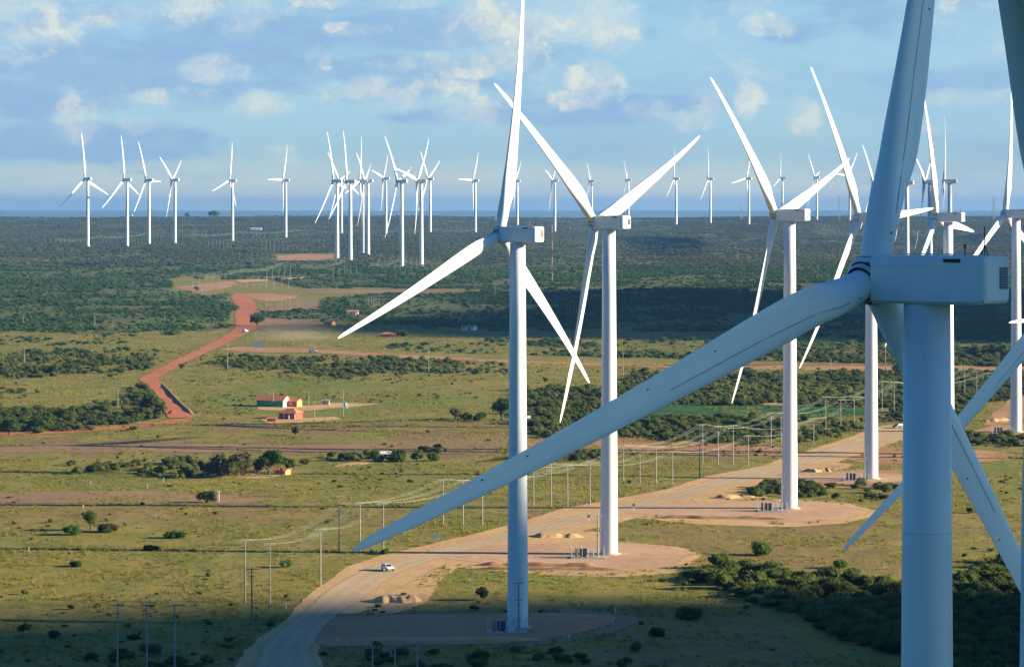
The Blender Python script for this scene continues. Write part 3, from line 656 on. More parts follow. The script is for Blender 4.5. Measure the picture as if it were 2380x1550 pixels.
def seal_mesh():
    mb = MB(); mb.tube([(0, 0, .98), (0, 0, 1.34)], [1.20, 1.20], 28); return mb.mesh('root_seal', M['dark'], True)
SEAL = seal_mesh()
def tower_mesh():
    V = []; F = []; n = 40
    prof = [(-2.5, 2.12), (0, 2.12), (8, 2.10), (19.6, 2.02), (35, 1.9), (48, 1.78), (62, 1.68), (78.35, 1.56)]
    for (z, r) in prof:
        for k in range(n): V.append((r * math.cos(2 * math.pi * k / n), r * math.sin(2 * math.pi * k / n), z))
    for i in range(len(prof) - 1):
        for k in range(n): F.append((i * n + k, i * n + (k + 1) % n, (i + 1) * n + (k + 1) % n, (i + 1) * n + k))
    F.append(tuple(range((len(prof) - 1) * n, len(prof) * n)))
    me = pymesh('tower', V, F, True); me.materials.append(M['white']); return me
TOWER = tower_mesh()
def foot_mesh():
    mb = MB(); mb.tube([(0, 0, -1.0), (0, 0, .25), (0, 0, .34)], [2.85, 2.85, 2.6], 32); return mb.mesh('foundation', M['concrete'])
FOOT = foot_mesh()
def nacelle_mesh():
    # octagonal-edged box along x, slightly tapered tail
    def ring(x, w, zt_, zb, ch): return [(x, -w + ch, zt_), (x, w - ch, zt_), (x, w, zt_ - ch), (x, w, zb + ch), (x, w - ch, zb), (x, -w + ch, zb), (x, -w, zb + ch), (x, -w, zt_ - ch)]
    rs = [ring(3.45, 1.55, 1.45, -1.45, .25), ring(3.40, 1.72, 1.62, -1.62, .22), ring(-4.9, 1.72, 1.66, -1.62, .22), ring(-5.35, 1.62, 1.58, -1.50, .25), ring(-5.48, 1.45, 1.42, -1.30, .3)]
    V = [p for r_ in rs for p in r_]; F = []
    for i in range(len(rs) - 1):
        for k in range(8): F.append((i * 8 + k, i * 8 + (k + 1) % 8, (i + 1) * 8 + (k + 1) % 8, (i + 1) * 8 + k))
    F.append(tuple(reversed(range(8)))); F.append(tuple(range(32, 40)))
    mb = MB().add(V, F)
    for s in (-1, 1): mb.box((-.75, s * 1.735, 1.02), (8.2, .05, .05))          # seam under the roof
    for s in (-1, 1): mb.box((2.2, s * 1.722, -.1), (.02, .012, 2.9))       # panel joint
    return mb.mesh('nacelle', M['nacelle'])
NAC = nacelle_mesh()
def vent_mesh():
    mb = MB()
    for i in range(8): mb.box((-5.50, -.75, .75 - i * .17), (.12, 1.0, .09))
    mb.box((-5.44, -.75, .15), (.08, 1.1, 1.5)); return mb.mesh('vent', M['vent'])
VENT = vent_mesh()
HATCH = MB().box((-3.0, 1.76, 1.32), (1.25, .10, .24)).mesh('hatch', M['dark'])
HATCH2 = MB().box((-3.0, -1.76, 1.32), (1.25, .10, .24)).mesh('hatch', M['dark'])
BEACON = MB().tube([(-3.2, .4, 1.6), (-3.2, .4, 2.2)], .05, 6).tube([(-3.2, .4, 2.15), (-3.2, .4, 2.27), (-3.2, .4, 2.4)], [.09, .13, .09], 8).mesh('beacon', M['redpaint'])
ANT = MB().tube([(-4.3, -.3, 1.6), (-4.3, -.3, 3.6)], .035, 6).tube([(-4.3, -.3, 2.4), (-4.6, -.3, 1.6)], .03, 5).tube([(-4.3, -.3, 2.4), (-4.0, -.3, 1.6)], .03, 5).mesh('antenna', M['dark'])
RAIL = MB().box((-1.0, 1.2, 1.72), (6.6, .05, .05)).box((-1.0, -1.2, 1.72), (6.6, .05, .05)).mesh('roof_rail', M['steel'])
def spinner_mesh():
    mb = MB(); V = []; F = []; n = 32
    prof = [(-.95, 1.35), (-.9, 1.55), (-.4, 1.62), (.3, 1.58), (.9, 1.40), (1.35, 1.08), (1.62, .65), (1.72, .12)]
    for (y, r) in prof:
        for k in range(n): V.append((r * math.cos(2 * math.pi * k / n), y, r * math.sin(2 * math.pi * k / n)))
    for i in range(len(prof) - 1):
        for k in range(n): F.append((i * n + k, i * n + (k + 1) % n, (i + 1) * n + (k + 1) % n, (i + 1) * n + k))
    F.append(tuple(range(n))); F.append(tuple(range((len(prof) - 1) * n, len(prof) * n)))
    mb.add(V, F); me = mb.mesh('hub', M['white'], True)
    return me
SPIN = spinner_mesh()
def socket_mesh():
    mb = MB(); mb.tube([(0, 0, .2), (0, 0, 1.22), (0, 0, 1.3)], [1.36, 1.33, 1.22], 28); return mb.mesh('blade_socket', M['white'], True)
SOCK = socket_mesh()
def brow_mesh():   # dark arched gap cover round a blade root
    V = []; F = []; n = 22
    for i in range(n + 1):
        t = R(-20) + i * R(220) / n; w = .16 * math.sin(math.pi * i / n) + .03
        for (rr, zz) in ((1.37, .86), (1.50, .86 + w * .3), (1.42, .86 + w)): V.append((rr * math.sin(t + 1.2), rr * math.cos(t + 1.2), zz))
    for i in range(n):
        for j in range(2): F.append((i * 3 + j, (i + 1) * 3 + j, (i + 1) * 3 + j + 1, i * 3 + j + 1))
    me = pymesh('seal_cover', V, F, True); me.materials.append(M['dark']); return me
BROW = brow_mesh()

TL = {
'A': 'white turbine in the centre, shaded tower foot by the nearest pad, one blade straight up',
'F': 'large shaded blue-white foreground turbine with a boxy nacelle, its left blade sweeping across the view',
'B': 'bright white turbine right behind the centre one, blades in a Y, on the second pad',
'C': 'white turbine on the third pad along the road, blades in a Y',
'D': 'white turbine on the fourth pad, its upper right blade hidden by the foreground tower',
'E': 'white turbine directly behind the foreground nacelle, bright rear panel showing',
'G': 'white turbine at the right edge of the photo with a transformer by its foot',
'T1': 'leftmost distant turbine, one blade straight up and two spread low',
'T2': 'second distant turbine from the left, on an orange clearing', 'T3': 'third distant turbine from the left, one blade level to the right',
'T4': 'fourth distant turbine from the left, blades in a narrow V', 'T5': 'distant turbine standing alone right of the tall round tree on the skyline',
'T6': 'distant turbine standing alone with one blade level to the left', 'T7': 'leftmost tall turbine of the crowded distant cluster',
'T8': 'smaller turbine just behind the leftmost one of the distant cluster', 'T9': 'second tall turbine of the crowded distant cluster',
'T10': 'left one of the twin towers close together in the distant cluster', 'T11': 'right one of the twin towers close together in the distant cluster',
'T12': 'small cluster turbine with its blade up to the right, left of the tallest ones', 'T13': 'tallest turbine of the distant cluster, blades in a Y',
'T14': 'tall cluster turbine whose upper blade leans right', 'T15': 'rightmost small turbine of the distant cluster',
'T16': 'distant turbine alone between the cluster and the centre turbine', 'T17': 'distant turbine half hidden just right of the centre turbine blade',
'T18': 'small distant turbine between the centre and the second tower', 'T19': 'small distant turbine behind the upper left blade of the second turbine',
'T20': 'small dark-bladed distant turbine just above the second nacelle', 'T21': 'thin distant turbine right of the second turbine, blade straight up',
'T22': 'thin distant turbine on the skyline left of the third turbine blades', 'T23': 'distant skyline turbine with a blade pointing left, before the third turbine',
'T24': 'distant skyline turbine directly behind the third turbine hub', 'T25': 'grey-bladed distant turbine right of the third nacelle',
'T26': 'distant turbine just left of the fourth turbine, seen behind its blade', 'T27': 'mid-distance turbine mostly hidden behind the foreground upright blade',
'T28': 'shaded mid-distance tower just right of the foreground blade root', 'T29': 'mid-distance turbine with grey blades behind the foreground nacelle',
'T30': 'mid-distance turbine with a tall thin upright blade above the foreground nacelle',
'Z': 'shaded turbine off the right edge whose lower blade slants in front of the pads',
'Y': 'near shaded turbine off the right edge, its dark blade filling the top right corner',
'K': 'turbine beyond the right edge of which one thin level blade tip shows'}
def make_turbine(nm, hub, base, Rr, a, bl):
    near = nm in ('F', 'Y', 'A', 'B', 'Z', 'C')
    if nm in ('Z', 'Y', 'K'): base = base.copy(); base[2] = float(zt(base[0], base[1]))
    extra = hub[2] - 80.0 - base[2] if nm in ('Z', 'Y', 'K') else 0.0
    T = empty('wind_turbine', tuple(base)); tag(T, TL[nm], 'wind turbine', 'wind turbines of the wind farm')
    tw = obj('tower', TOWER, None, T); tw.scale = (1, 1, (80 + extra) / 80.0)
    ft = obj('foundation', FOOT, None, T)
    th = math.pi - a
    na = obj('nacelle', NAC, None, T); na.location = (0, 0, 80 + extra); na.rotation_euler = (0, 0, th)
    if base[1] < 1500:
        for me in (VENT, HATCH, HATCH2, BEACON, ANT): obj(me.name.split('.')[0], me, None, na)
        if near: obj('roof_rail', RAIL, None, na)
    t = R(5); Fv = Vector((-math.cos(a) * math.cos(t), math.sin(a) * math.cos(t), math.sin(t))); W = Vector((math.sin(a), math.cos(a), 0)); U = W.cross(Fv)
    if U.z < 0: U = -U
    hc = Vector(hub) - Vector(base)
    p0 = R(bl[0][0])
    X = (math.cos(p0) * W - math.sin(p0) * U); Zr = (math.cos(p0) * U + math.sin(p0) * W); Yv = Zr.cross(X)
    h = obj('hub', SPIN, None, T); h.matrix_local = Matrix.Translation(hc) @ Matrix((X, Yv, Zr)).transposed().to_4x4()
    for (ph, be) in bl:
        p = R(ph); b = R(be)
        X = math.cos(p) * W - math.sin(p) * U; Zr = math.cos(b) * (math.cos(p) * U + math.sin(p) * W) + math.sin(b) * Fv; Zr.normalize()
        Yv = Zr.cross(X).normalized(); X = Yv.cross(Zr)
        mt = Matrix((X, Yv, Zr)).transposed().to_4x4()
        if nm == 'Y': mt = mt @ Matrix.Rotation(R(72), 4, 'Z')
        o = obj('blade', BLADE, None, T); o.matrix_local = Matrix.Translation(hc) @ mt @ Matrix.Diagonal((1, 1, Rr / BL, 1))
        if base[1] < 2000:
            s = obj('root_seal', SEAL, None, o); k = obj('blade_socket', SOCK, None, o)
        if near: obj('seal_cover', BROW, None, o)
        if nm in ('F', 'Y', 'Z'): [setattr(obj('drain_mark', SPOT, None, o), 'location', q) for q in SPOTS]; obj('vortex_fins', FINS, None, o)
    return T
for args in tb: make_turbine(*args)

# ------------------------------------------------------------------ clouds that cast the shadows (outside the frame, towards the sun)
def dist_poly(p, poly):
    best = 1e9
    for i in range(len(poly)):
        a = np.array(poly[i - 1], float); b = np.array(poly[i], float); d = b - a; t = max(0, min(1, np.dot(p - a, d) / np.dot(d, d))); best = min(best, np.linalg.norm(p - a - t * d))
    return best
def cloud(poly, xr, seed, alt, n=130, rmax=90, rmin=9):
    """poly in (y along the shadow edge, height above the sun ray) seen from the sun; lumps fill it"""
    r = np.random.default_rng(seed); P = np.array(poly, float); lo, hi = P.min(0), P.max(0); V = []; F = []
    bmi = bmesh.new(); bmesh.ops.create_icosphere(bmi, subdivisions=2, radius=1.0)
    iv = np.array([v.co[:] for v in bmi.verts]); ifc = [[v.index for v in f.verts] for f in bmi.faces]; bmi.free()
    k = 0; tries = 0; ta, te = math.tan(SUN_A), math.tan(SUN_E) / math.cos(SUN_A)
    while k < n and tries < 6000:
        tries += 1; q = lo + r.random(2) * (hi - lo)
        if not bool(inpoly(np.array([q[0]]), np.array([q[1]]), poly)[0]): continue
        d = dist_poly(q, poly)
        if d < rmin: continue
        rad = min(d * 1.12, rmax)
        x = xr + alt / te + (r.random() - .5) * 300
        # a point at x lies on the ray reaching height q[1] at x = 0
        c = np.array([x, q[0] - x * ta, q[1] + x * te])
        w = iv * rad; w = w * (1 + .18 * (np.sin(iv[:, :1] * 7 + k) * np.cos(iv[:, 1:2] * 6 - k)))
        V.append(w + c); F += [[i + k * len(iv) for i in f] for f in ifc]; k += 1
    m = plain('cloud_white', (.85, .85, .86), .9, .03, .01)
    return tag(obj('cloud', pymesh('cloud', np.concatenate(V), F, True), m), kind='structure')
cloud([(752, -130), (750, -18), (716, 26), (704, 46), (667, 58), (400, 92), (240, 155), (-500, 240), (-500, -130)], 0, 1, 900, 260)
def shade_poly(pts):
    ta, te = math.tan(SUN_A), math.tan(SUN_E) / math.cos(SUN_A); out = []
    for (x, y) in pts: p = at(x, y); out.append((p.y + p.x * ta, p.z - p.x * te))
    return out
#cloud([(1960, -150), (2060, -95), (2700, -100), (2680, -20), (2560, 22), (2400, 34), (2200, 34), (2060, 20), (1990, -30)], 0, 2, 1100, 160, 60, 6)
cloud(shade_poly([(700, 766), (900, 772), (1250, 786), (1800, 792), (2380, 800), (3000, 806), (3000, 664), (2380, 668), (1800, 676), (1500, 668), (1240, 672), (1200, 700), (1290, 708), (1180, 728), (960, 742)]), 0, 2, 700, 420, 60, 1.2)
cloud(shade_poly([(1425, 552), (1530, 546), (1630, 560), (1610, 596), (1530, 608), (1475, 592), (1450, 572)]), 0, 3, 330, 200, 20, .4)  # small unseen cloud added to darken the gully on the far right slope

# ------------------------------------------------------------------ vegetation
def leaf_clump(name, mat, n_leaf, size, seed, flat=.75, core=True, cards=1.0, low=False):
    """a bush of unit half-width: a lumpy dark core and many small leaf-sized faces round several lobes"""
    r = np.random.default_rng(seed); V = []; F = []
    lobes = [((r.random() - .5) * 1.1, (r.random() - .5) * 1.1, .35 + r.random() * .55 * flat, .38 + r.random() * .25) for _ in range(7)]
    if core:
        bmi = bmesh.new(); bmesh.ops.create_icosphere(bmi, subdivisions=2, radius=1.0)
        iv = np.array([v.co[:] for v in bmi.verts]); ifc = [[v.index for v in f.verts] for f in bmi.faces]; bmi.free()
        for (lx, ly, lz, lr) in lobes[:4 if low else 7]:
            b = len(V); rr = lr * .86 * (1 + .22 * (r.random(len(iv)) - .5))
            for p, q in zip(iv, rr): V.append((p[0] * q + lx, p[1] * q + ly, max(p[2] * q * flat + lz, 0)))
            F += [[i + b for i in f] for f in ifc]
    for _ in range(n_leaf):
        lx, ly, lz, lr = lobes[r.integers(len(lobes))]
        d = r.normal(size=3); d /= np.linalg.norm(d); d[2] = abs(d[2]) * 1.0 if r.random() < .8 else d[2]
        c = np.array([lx, ly, lz]) + d * lr * (.75 + .42 * r.random()) * np.array([1, 1, flat]); c[2] = max(c[2], .03)
        a = r.normal(size=3); a /= np.linalg.norm(a); bb = np.cross(a, r.normal(size=3)); bb /= np.linalg.norm(bb)
        s = size * (.6 + .8 * r.random()); b = len(V)
        V += [tuple(c - a * s), tuple(c + bb * s * .55), tuple(c + a * s), tuple(c - bb * s * .55)]; F.append([b, b + 1, b + 2, b + 3])
    me = pymesh(name, V, F); me.materials.append(mat); return me
proto_near = [leaf_clump('bush%d' % i, M['leaf'], 650, .095, 40 + i, .72) for i in range(4)]
proto_far = [leaf_clump('farbush%d' % i, M['leaf_mid'], 150, .12, 60 + i, .7, True, low=True) for i in range(4)]
proto_grey = [leaf_clump('greybush%d' % i, M['leaf_far'], 110, .12, 80 + i, .6, True, low=True) for i in range(3)]
def tuft_mesh(i):
    r = np.random.default_rng(90 + i); V = []; F = []
    for _ in range(26):
        x, y = r.normal(size=2) * .45; h = .35 + r.random() * .6; a = r.random() * 6.28; w = .10; b = len(V)
        V += [(x - w * math.cos(a), y - w * math.sin(a), 0), (x + w * math.cos(a), y + w * math.sin(a), 0), (x + (r.random() - .5) * .5, y + (r.random() - .5) * .5, h)]
        F.append([b, b + 1, b + 2])
    me = pymesh('tuft%d' % i, V, F); me.materials.append(M['tuft']); return me
proto_tuft = [tuft_mesh(i) for i in range(3)]
def collection_of(name, meshes):
    c = bpy.data.collections.new(name)
    for m in meshes:
        o = bpy.data.objects.new(m.name, m); c.objects.link(o)
    return c
def scatter(name, pts, scl, coll, label, cat, hz=1.0):
    me = bpy.data.meshes.new(name); me.vertices.add(len(pts)); me.vertices.foreach_set('co', np.asarray(pts, np.float32).ravel())
    for nm, arr in (('scl', scl), ('rot', rng.random(len(pts)) * 6.28), ('hgt', .75 + rng.random(len(pts)) * .6)):
        a_ = me.attributes.new(nm, 'FLOAT', 'POINT'); a_.data.foreach_set('value', np.asarray(arr, np.float32))
    o = obj(name, me); tag(o, label, cat, kind='stuff')
    ng = bpy.data.node_groups.new(name, 'GeometryNodeTree')
    ng.interface.new_socket('Geometry', in_out='INPUT', socket_type='NodeSocketGeometry'); ng.interface.new_socket('Geometry', in_out='OUTPUT', socket_type='NodeSocketGeometry')
    N = ng.nodes; Lk = ng.links
    gi = N.new('NodeGroupInput'); go = N.new('NodeGroupOutput'); ci = N.new('GeometryNodeCollectionInfo'); ci.inputs['Collection'].default_value = coll
    ci.inputs['Separate Children'].default_value = True; ci.inputs['Reset Children'].default_value = True
    ip = N.new('GeometryNodeInstanceOnPoints'); ip.inputs['Pick Instance'].default_value = True
    def attr(nm):
        q = N.new('GeometryNodeInputNamedAttribute'); q.data_type = 'FLOAT'; q.inputs['Name'].default_value = nm; return q.outputs['Attribute']
    cr = N.new('ShaderNodeCombineXYZ'); Lk.new(attr('rot'), cr.inputs[2]); Lk.new(cr.outputs[0], ip.inputs['Rotation'])
    cs = N.new('ShaderNodeCombineXYZ'); s_ = attr('scl'); Lk.new(s_, cs.inputs[0]); Lk.new(s_, cs.inputs[1])
    mm = N.new('ShaderNodeMath'); mm.operation = 'MULTIPLY'; Lk.new(s_, mm.inputs[0]); Lk.new(attr('hgt'), mm.inputs[1]); m2 = N.new('ShaderNodeMath'); m2.operation = 'MULTIPLY'; Lk.new(mm.outputs[0], m2.inputs[0]); m2.inputs[1].default_value = hz
    Lk.new(m2.outputs[0], cs.inputs[2]); Lk.new(cs.outputs[0], ip.inputs['Scale'])
    Lk.new(gi.outputs[0], ip.inputs['Points']); Lk.new(ci.outputs[0], ip.inputs['Instance']); Lk.new(ip.outputs[0], go.inputs[0])
    md = o.modifiers.new('scatter', 'NODES'); md.node_group = ng
    return o
def grid_pts(y0, y1, half, sp):
    """jittered ground points; spacing sp, inside a wedge of the given slope"""
    out = []
    y = y0
    while y < y1:
        w = half * y + 30; n = int(2 * w / sp); x = np.linspace(-w, w, n) + rng.uniform(-.5, .5, n) * sp
        out.append(np.stack([x, y + rng.uniform(-.5, .5, n) * sp], -1)); y += sp
    return np.concatenate(out)
ROADS = [strip(VL, VR), [(700, 1428), (1330, 1424), (1440, 1430), (1445, 1448), (1350, 1472), (1180, 1496), (740, 1503), (690, 1470)],
         [(960, 1290), (1010, 1266), (1440, 1262), (1560, 1272), (1620, 1288), (1570, 1318), (1440, 1330), (1250, 1326), (1090, 1306)],
         [(1440, 1192), (1490, 1174), (1640, 1164), (1840, 1166), (1960, 1174), (2035, 1190), (1970, 1206), (1840, 1214), (1640, 1207)],
         [(1800, 1102), (1900, 1096), (2110, 1100), (2110, 1120), (1960, 1126), (1850, 1116)], [(2250, 1006), (2300, 988), (2420, 984), (2420, 1012), (2290, 1016)],
         [(1180, 1226), (1400, 1236), (1440, 1262), (1120, 1268)], [(590, 930), (700, 930), (900, 938), (700, 984), (600, 984)],
         strip(RED_L, RED_R), [(2280, 990), (2300, 965), (2340, 930), (2420, 912), (2420, 965), (2350, 985)]]
def off_roads(px, py):
    k = np.ones(px.shape, bool)
    for p in ROADS + CLEAR[5:6]: k &= ~inpoly(px, py, p)
    return k
def place(P): return np.concatenate([P, zt(P[:, 0], P[:, 1])[:, None]], 1)
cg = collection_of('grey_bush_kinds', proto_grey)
cn, cf, ct = collection_of('bush_kinds', proto_near), collection_of('far_bush_kinds', proto_far), collection_of('tuft_kinds', proto_tuft)
P = place(grid_pts(560, 1750, .19, 2.9)); px, py = project(P[:, 0], P[:, 1], P[:, 2])
w = wood_density(px, py); cl = fbm(P[:, 0] / 16, P[:, 1] / 26, 41, 3)
dens = w * np.clip((cl - .30) * 4.5 + (w - .5) * 2.2, 0, 1)
keep = (rng.random(len(P)) < dens * .85) & off_roads(px, py)
scatter('scrub', P[keep], (1.2 + 1.4 * rng.random(keep.sum()) ** 1.5 * (0.6 + .8 * w[keep])) * np.where(P[keep][:, 1] > 1150, .82, 1), cn, 'dense dark green scrub in thickets and hedges on the nearer plain', 'scrub', .9)
P = place(grid_pts(1750, 3200, .19, 3.5)); px, py = project(P[:, 0], P[:, 1], P[:, 2]); w = wood_density(px, py); cl = fbm(P[:, 0] / 30, P[:, 1] / 60, 42, 3)
keep = (rng.random(len(P)) < w * np.clip((cl - .38) * 4, .10, 1)) & off_roads(px, py)
scatter('woodland', P[keep], 1.1 + 1.9 * rng.random(keep.sum()) ** 2.2, cf, 'green low woodland covering the middle distance', 'woodland', .6)
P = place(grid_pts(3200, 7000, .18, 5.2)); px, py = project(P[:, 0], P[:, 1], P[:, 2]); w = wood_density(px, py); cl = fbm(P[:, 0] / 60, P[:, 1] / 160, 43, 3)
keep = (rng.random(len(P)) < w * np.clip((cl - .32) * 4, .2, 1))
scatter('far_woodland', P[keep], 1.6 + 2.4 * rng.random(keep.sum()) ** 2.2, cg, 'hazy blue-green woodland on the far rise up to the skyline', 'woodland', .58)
# small bushes and tufts of the pasture
P = place(grid_pts(600, 1800, .18, 6.5)); px, py = project(P[:, 0], P[:, 1], P[:, 2]); cl = fbm(P[:, 0] / 40, P[:, 1] / 60, 44, 4)
keep = (rng.random(len(P)) < np.clip((cl - .50) * 3.2, .02, .8)) & off_roads(px, py) & (wood_density(px, py) < .3)
scatter('low_shrubs', P[keep], .35 + .65 * rng.random(keep.sum()) ** 2, cn, 'small dark shrubs dotted thinly over the pasture', 'shrubs', .8)
P = place(grid_pts(600, 1350, .18, 1.75)); px, py = project(P[:, 0], P[:, 1], P[:, 2]); cl = fbm(P[:, 0] / 14, P[:, 1] / 22, 45, 4)
keep = (rng.random(len(P)) < np.clip((cl - .42) * 2.6, .04, .8)) & off_roads(px, py)
scatter('grass', P[keep], .35 + .6 * rng.random(keep.sum()) ** 1.5, ct, 'dry tussocky grass of the open pasture', 'grass', .9)

P = place(grid_pts(1350, 2150, .18, 3.0)); px, py = project(P[:, 0], P[:, 1], P[:, 2]); cl = fbm(P[:, 0] / 18, P[:, 1] / 30, 47, 4)
keep = (rng.random(len(P)) < np.clip((cl - .36) * 3, .05, 1)) & off_roads(px, py)
scatter('rough_grass', P[keep], .5 + .9 * rng.random(keep.sum()) ** 1.6, ct, 'rough grass of the farther pastures around the farm houses', 'grass', .8)

def make_tree(px, base, wpx, hpx, mat, label, seed, name='broadleaf_tree', cat='tree', leaves=1500, trunk_show=.18):
    p = at(px, base); s = FPX / p.y; W = wpx / s / 2; H = hpx / s
    T = empty(name, (p.x, p.y, p.z - .1)); tag(T, label, cat); r = random.Random(seed); rr = np.random.default_rng(seed)
    mb = MB(); tops = []
    th = H * trunk_show
    mb.tube([(0, 0, -.3), (W * .05, 0, th * .6), (0, 0, th + H * .12)], [max(.05 * H, .12), .04 * H, .03 * H], 8)
    V = []; F = []
    lobes = []
    for i in range(11):
        a = r.random() * 6.28; q = r.random() ** .6 * W * .66; z = th + (H - th) * (.22 + .55 * r.random() * (1 - .45 * q / W)); rad = W * (.26 + .2 * r.random())
        rad = min(rad, (H - z) * .95, (z - th * .5) * 1.0 + .1); lobes.append((math.cos(a) * q, math.sin(a) * q, z, rad)); mb.tube([(0, 0, th * .8), (math.cos(a) * q * .5, math.sin(a) * q * .5, (th + z) / 2), (math.cos(a) * q, math.sin(a) * q, z)], [.022 * H, .014 * H, .006 * H], 5)
    mb.build('trunk', M['bark'], T, True)
    bmi = bmesh.new(); bmesh.ops.create_icosphere(bmi, subdivisions=2, radius=1.0); iv = [v.co.copy() for v in bmi.verts]; ifc = [[v.index for v in f.verts] for f in bmi.faces]; bmi.free()
    for (lx, ly, lz, lr) in lobes:
        b = len(V)
        for v in iv: q = lr * .74 * (1 + .4 * (r.random() - .5)); V.append((v.x * q + lx, v.y * q + ly, v.z * q * .8 + lz))
        F += [[i + b for i in f] for f in ifc]
    ls = max(.16, W * .055)
    for _ in range(leaves):
        lx, ly, lz, lr = lobes[r.randrange(len(lobes))]; d = rr.normal(size=3); d /= np.linalg.norm(d)
        c = np.array([lx, ly, lz]) + d * lr * (.72 + .45 * rr.random()) * np.array([1, 1, .85]); a = rr.normal(size=3); a /= np.linalg.norm(a); bb = np.cross(a, rr.normal(size=3)); bb /= np.linalg.norm(bb)
        s_ = ls * (.6 + .9 * rr.random()); b = len(V); V += [tuple(c - a * s_), tuple(c + bb * s_ * .6), tuple(c + a * s_), tuple(c - bb * s_ * .6)]; F.append([b, b + 1, b + 2, b + 3])
    me = pymesh('crown', V, F); me.materials.append(M[mat]); obj('crown', me, None, T)
    return T
TR = [
(530, 1108, 118, 60, 'leaf_dry', 'big olive-brown round tree left of the bright green tree by the farm'),
(482, 1105, 50, 44, 'leaf_dry', 'dark brown-green tree at the left end of the farm tree group'),
(624, 1104, 80, 64, 'leaf_farm', 'large bright green tree beside the little orange farmhouse'),
(668, 1098, 36, 40, 'leaf2', 'slim dark tree just right of the orange farmhouse'),
(598, 1104, 34, 36, 'leaf_dry', 'small olive tree between the brown and the green farm trees'),
(480, 1168, 56, 30, 'leaf2', 'low dark spreading tree alone in the brown field with a white post beside it'),
(687, 1013, 25, 25, 'leaf2', 'small round tree alone below the farm houses'),
(210, 1232, 56, 48, 'leaf2', 'brownish rounded tree on top of the left bush clump'),
(168, 1243, 52, 26, 'leaf_farm', 'bright green bush at the foot of the left clump'),
(250, 1236, 60, 20, 'leaf_dry', 'low olive bush right of the left clump'),
(408, 1250, 66, 18, 'leaf_farm', 'flat bright green bush in the left pasture'),
(1122, 1394, 44, 32, 'leaf2', 'dark round bush just left of the nearest tower foot'),
(1768, 1290, 66, 34, 'leaf2', 'round bush alone below the third pad, casting a long shadow'),
(1602, 1438, 74, 32, 'leaf2', 'dark shaded bush alone left of the lower right thicket'),
(1955, 1320, 50, 22, 'leaf_farm', 'yellowish flowering bush above the lower right thicket'),
(1531, 1478, 50, 26, 'leaf2', 'shaded bush at the bottom right of the nearest pad'),
(1058, 978, 36, 34, 'leaf_dry', 'thin-trunked tree right of the farm track in the middle'),
(1082, 980, 34, 24, 'leaf2', 'low dark tree beside the thin-trunked one'),
(1117, 980, 42, 26, 'leaf2', 'dark green rounded tree left of the central tower'),
(1165, 976, 60, 56, 'leaf2', 'tall dark tree clump touching the central tower on its left'),
(2098, 870, 60, 30, 'leaf2', 'dark tree behind the foreground tower'),
(2270, 828, 50, 26, 'leaf2', 'left one of two dark trees in the grass at far right'),
(2325, 828, 66, 32, 'leaf2', 'right one of two dark trees in the grass at far right'),
(423, 862, 18, 20, 'leaf2', 'small tree on the right edge of the red road'),
(597, 758, 40, 32, 'leaf2', 'dark tree at the right bend of the red road'),
(806, 717, 26, 24, 'leaf2', 'dark round tree above the far farm'),
(457, 676, 22, 12, 'leaf2', 'flat-topped tree on the far red clearing'),
(497, 509, 28, 22, 'leaf2', 'tall round tree standing out on the left skyline'),
(435, 508, 16, 16, 'leaf2', 'small tree on the left skyline left of the tall round one'),
(930, 1072, 44, 30, 'leaf2', 'dark green tree right of the white farm building'),
(968, 1072, 34, 24, 'leaf2', 'lower green tree second right of the white farm building'),
(872, 1068, 34, 26, 'leaf_farm', 'bright green bush left of the white farm building'),
(345, 960, 50, 56, 'leaf2', 'tall dark tree at the bend corner left of the red road'),
(372, 972, 36, 44, 'leaf2', 'dark tree at the end of the hedge by the red road'),
(20, 1012, 60, 46, 'leaf2', 'dark tree at the left edge, end of the hedge'),
(100, 1003, 70, 40, 'leaf2', 'broad dark tree in the left hedge'),
(150, 975, 60, 34, 'leaf2', 'green tree standing higher in the left hedge'),
(120, 868, 56, 22, 'leaf2', 'rounded tree in the left scrub below the pale field'),
(310, 1002, 22, 14, 'leaf2', 'small bush beside the red track below the hedge'),
(935, 782, 36, 16, 'leaf_dry', 'brownish bush right of the red-roofed far house'),
(1268, 890, 14, 16, 'leaf2', 'small upright tree in the grass right of the central tower'),
(1105, 870, 26, 16, 'leaf2', 'small dark bush in the grass left of the central tower'),
(660, 1318, 38, 20, 'leaf_farm', 'small green bush left of the pole beside the road'),
(893, 1287, 32, 14, 'leaf_farm', 'green bush at the foot of the pole by the white car'),
(350, 1278, 60, 12, 'leaf2', 'flat dark bush on the tower shadow line in the left pasture'),
(183, 1316, 46, 14, 'leaf2', 'low grey-green bush in the left pasture'),
(2255, 1192, 24, 14, 'leaf2', 'small dark bush right of the foreground tower'),
(130, 1480, 60, 16, 'leaf2', 'shaded low bush in the lower left corner'),
(310, 1485, 40, 14, 'leaf2', 'shaded low bush among the three lower left poles'),
]
for i, t_ in enumerate(TR):
    px_, by_, wp_, hp_, mt_, lb_ = t_
    bushy = hp_ < wp_ * .62
    make_tree(px_, by_, wp_, hp_ * 1.05, mt_, lb_, 300 + i, 'round_bush' if bushy else 'broadleaf_tree', 'bush' if bushy else 'tree', 1500 if wp_ > 40 else 700, .06 if bushy else .2)

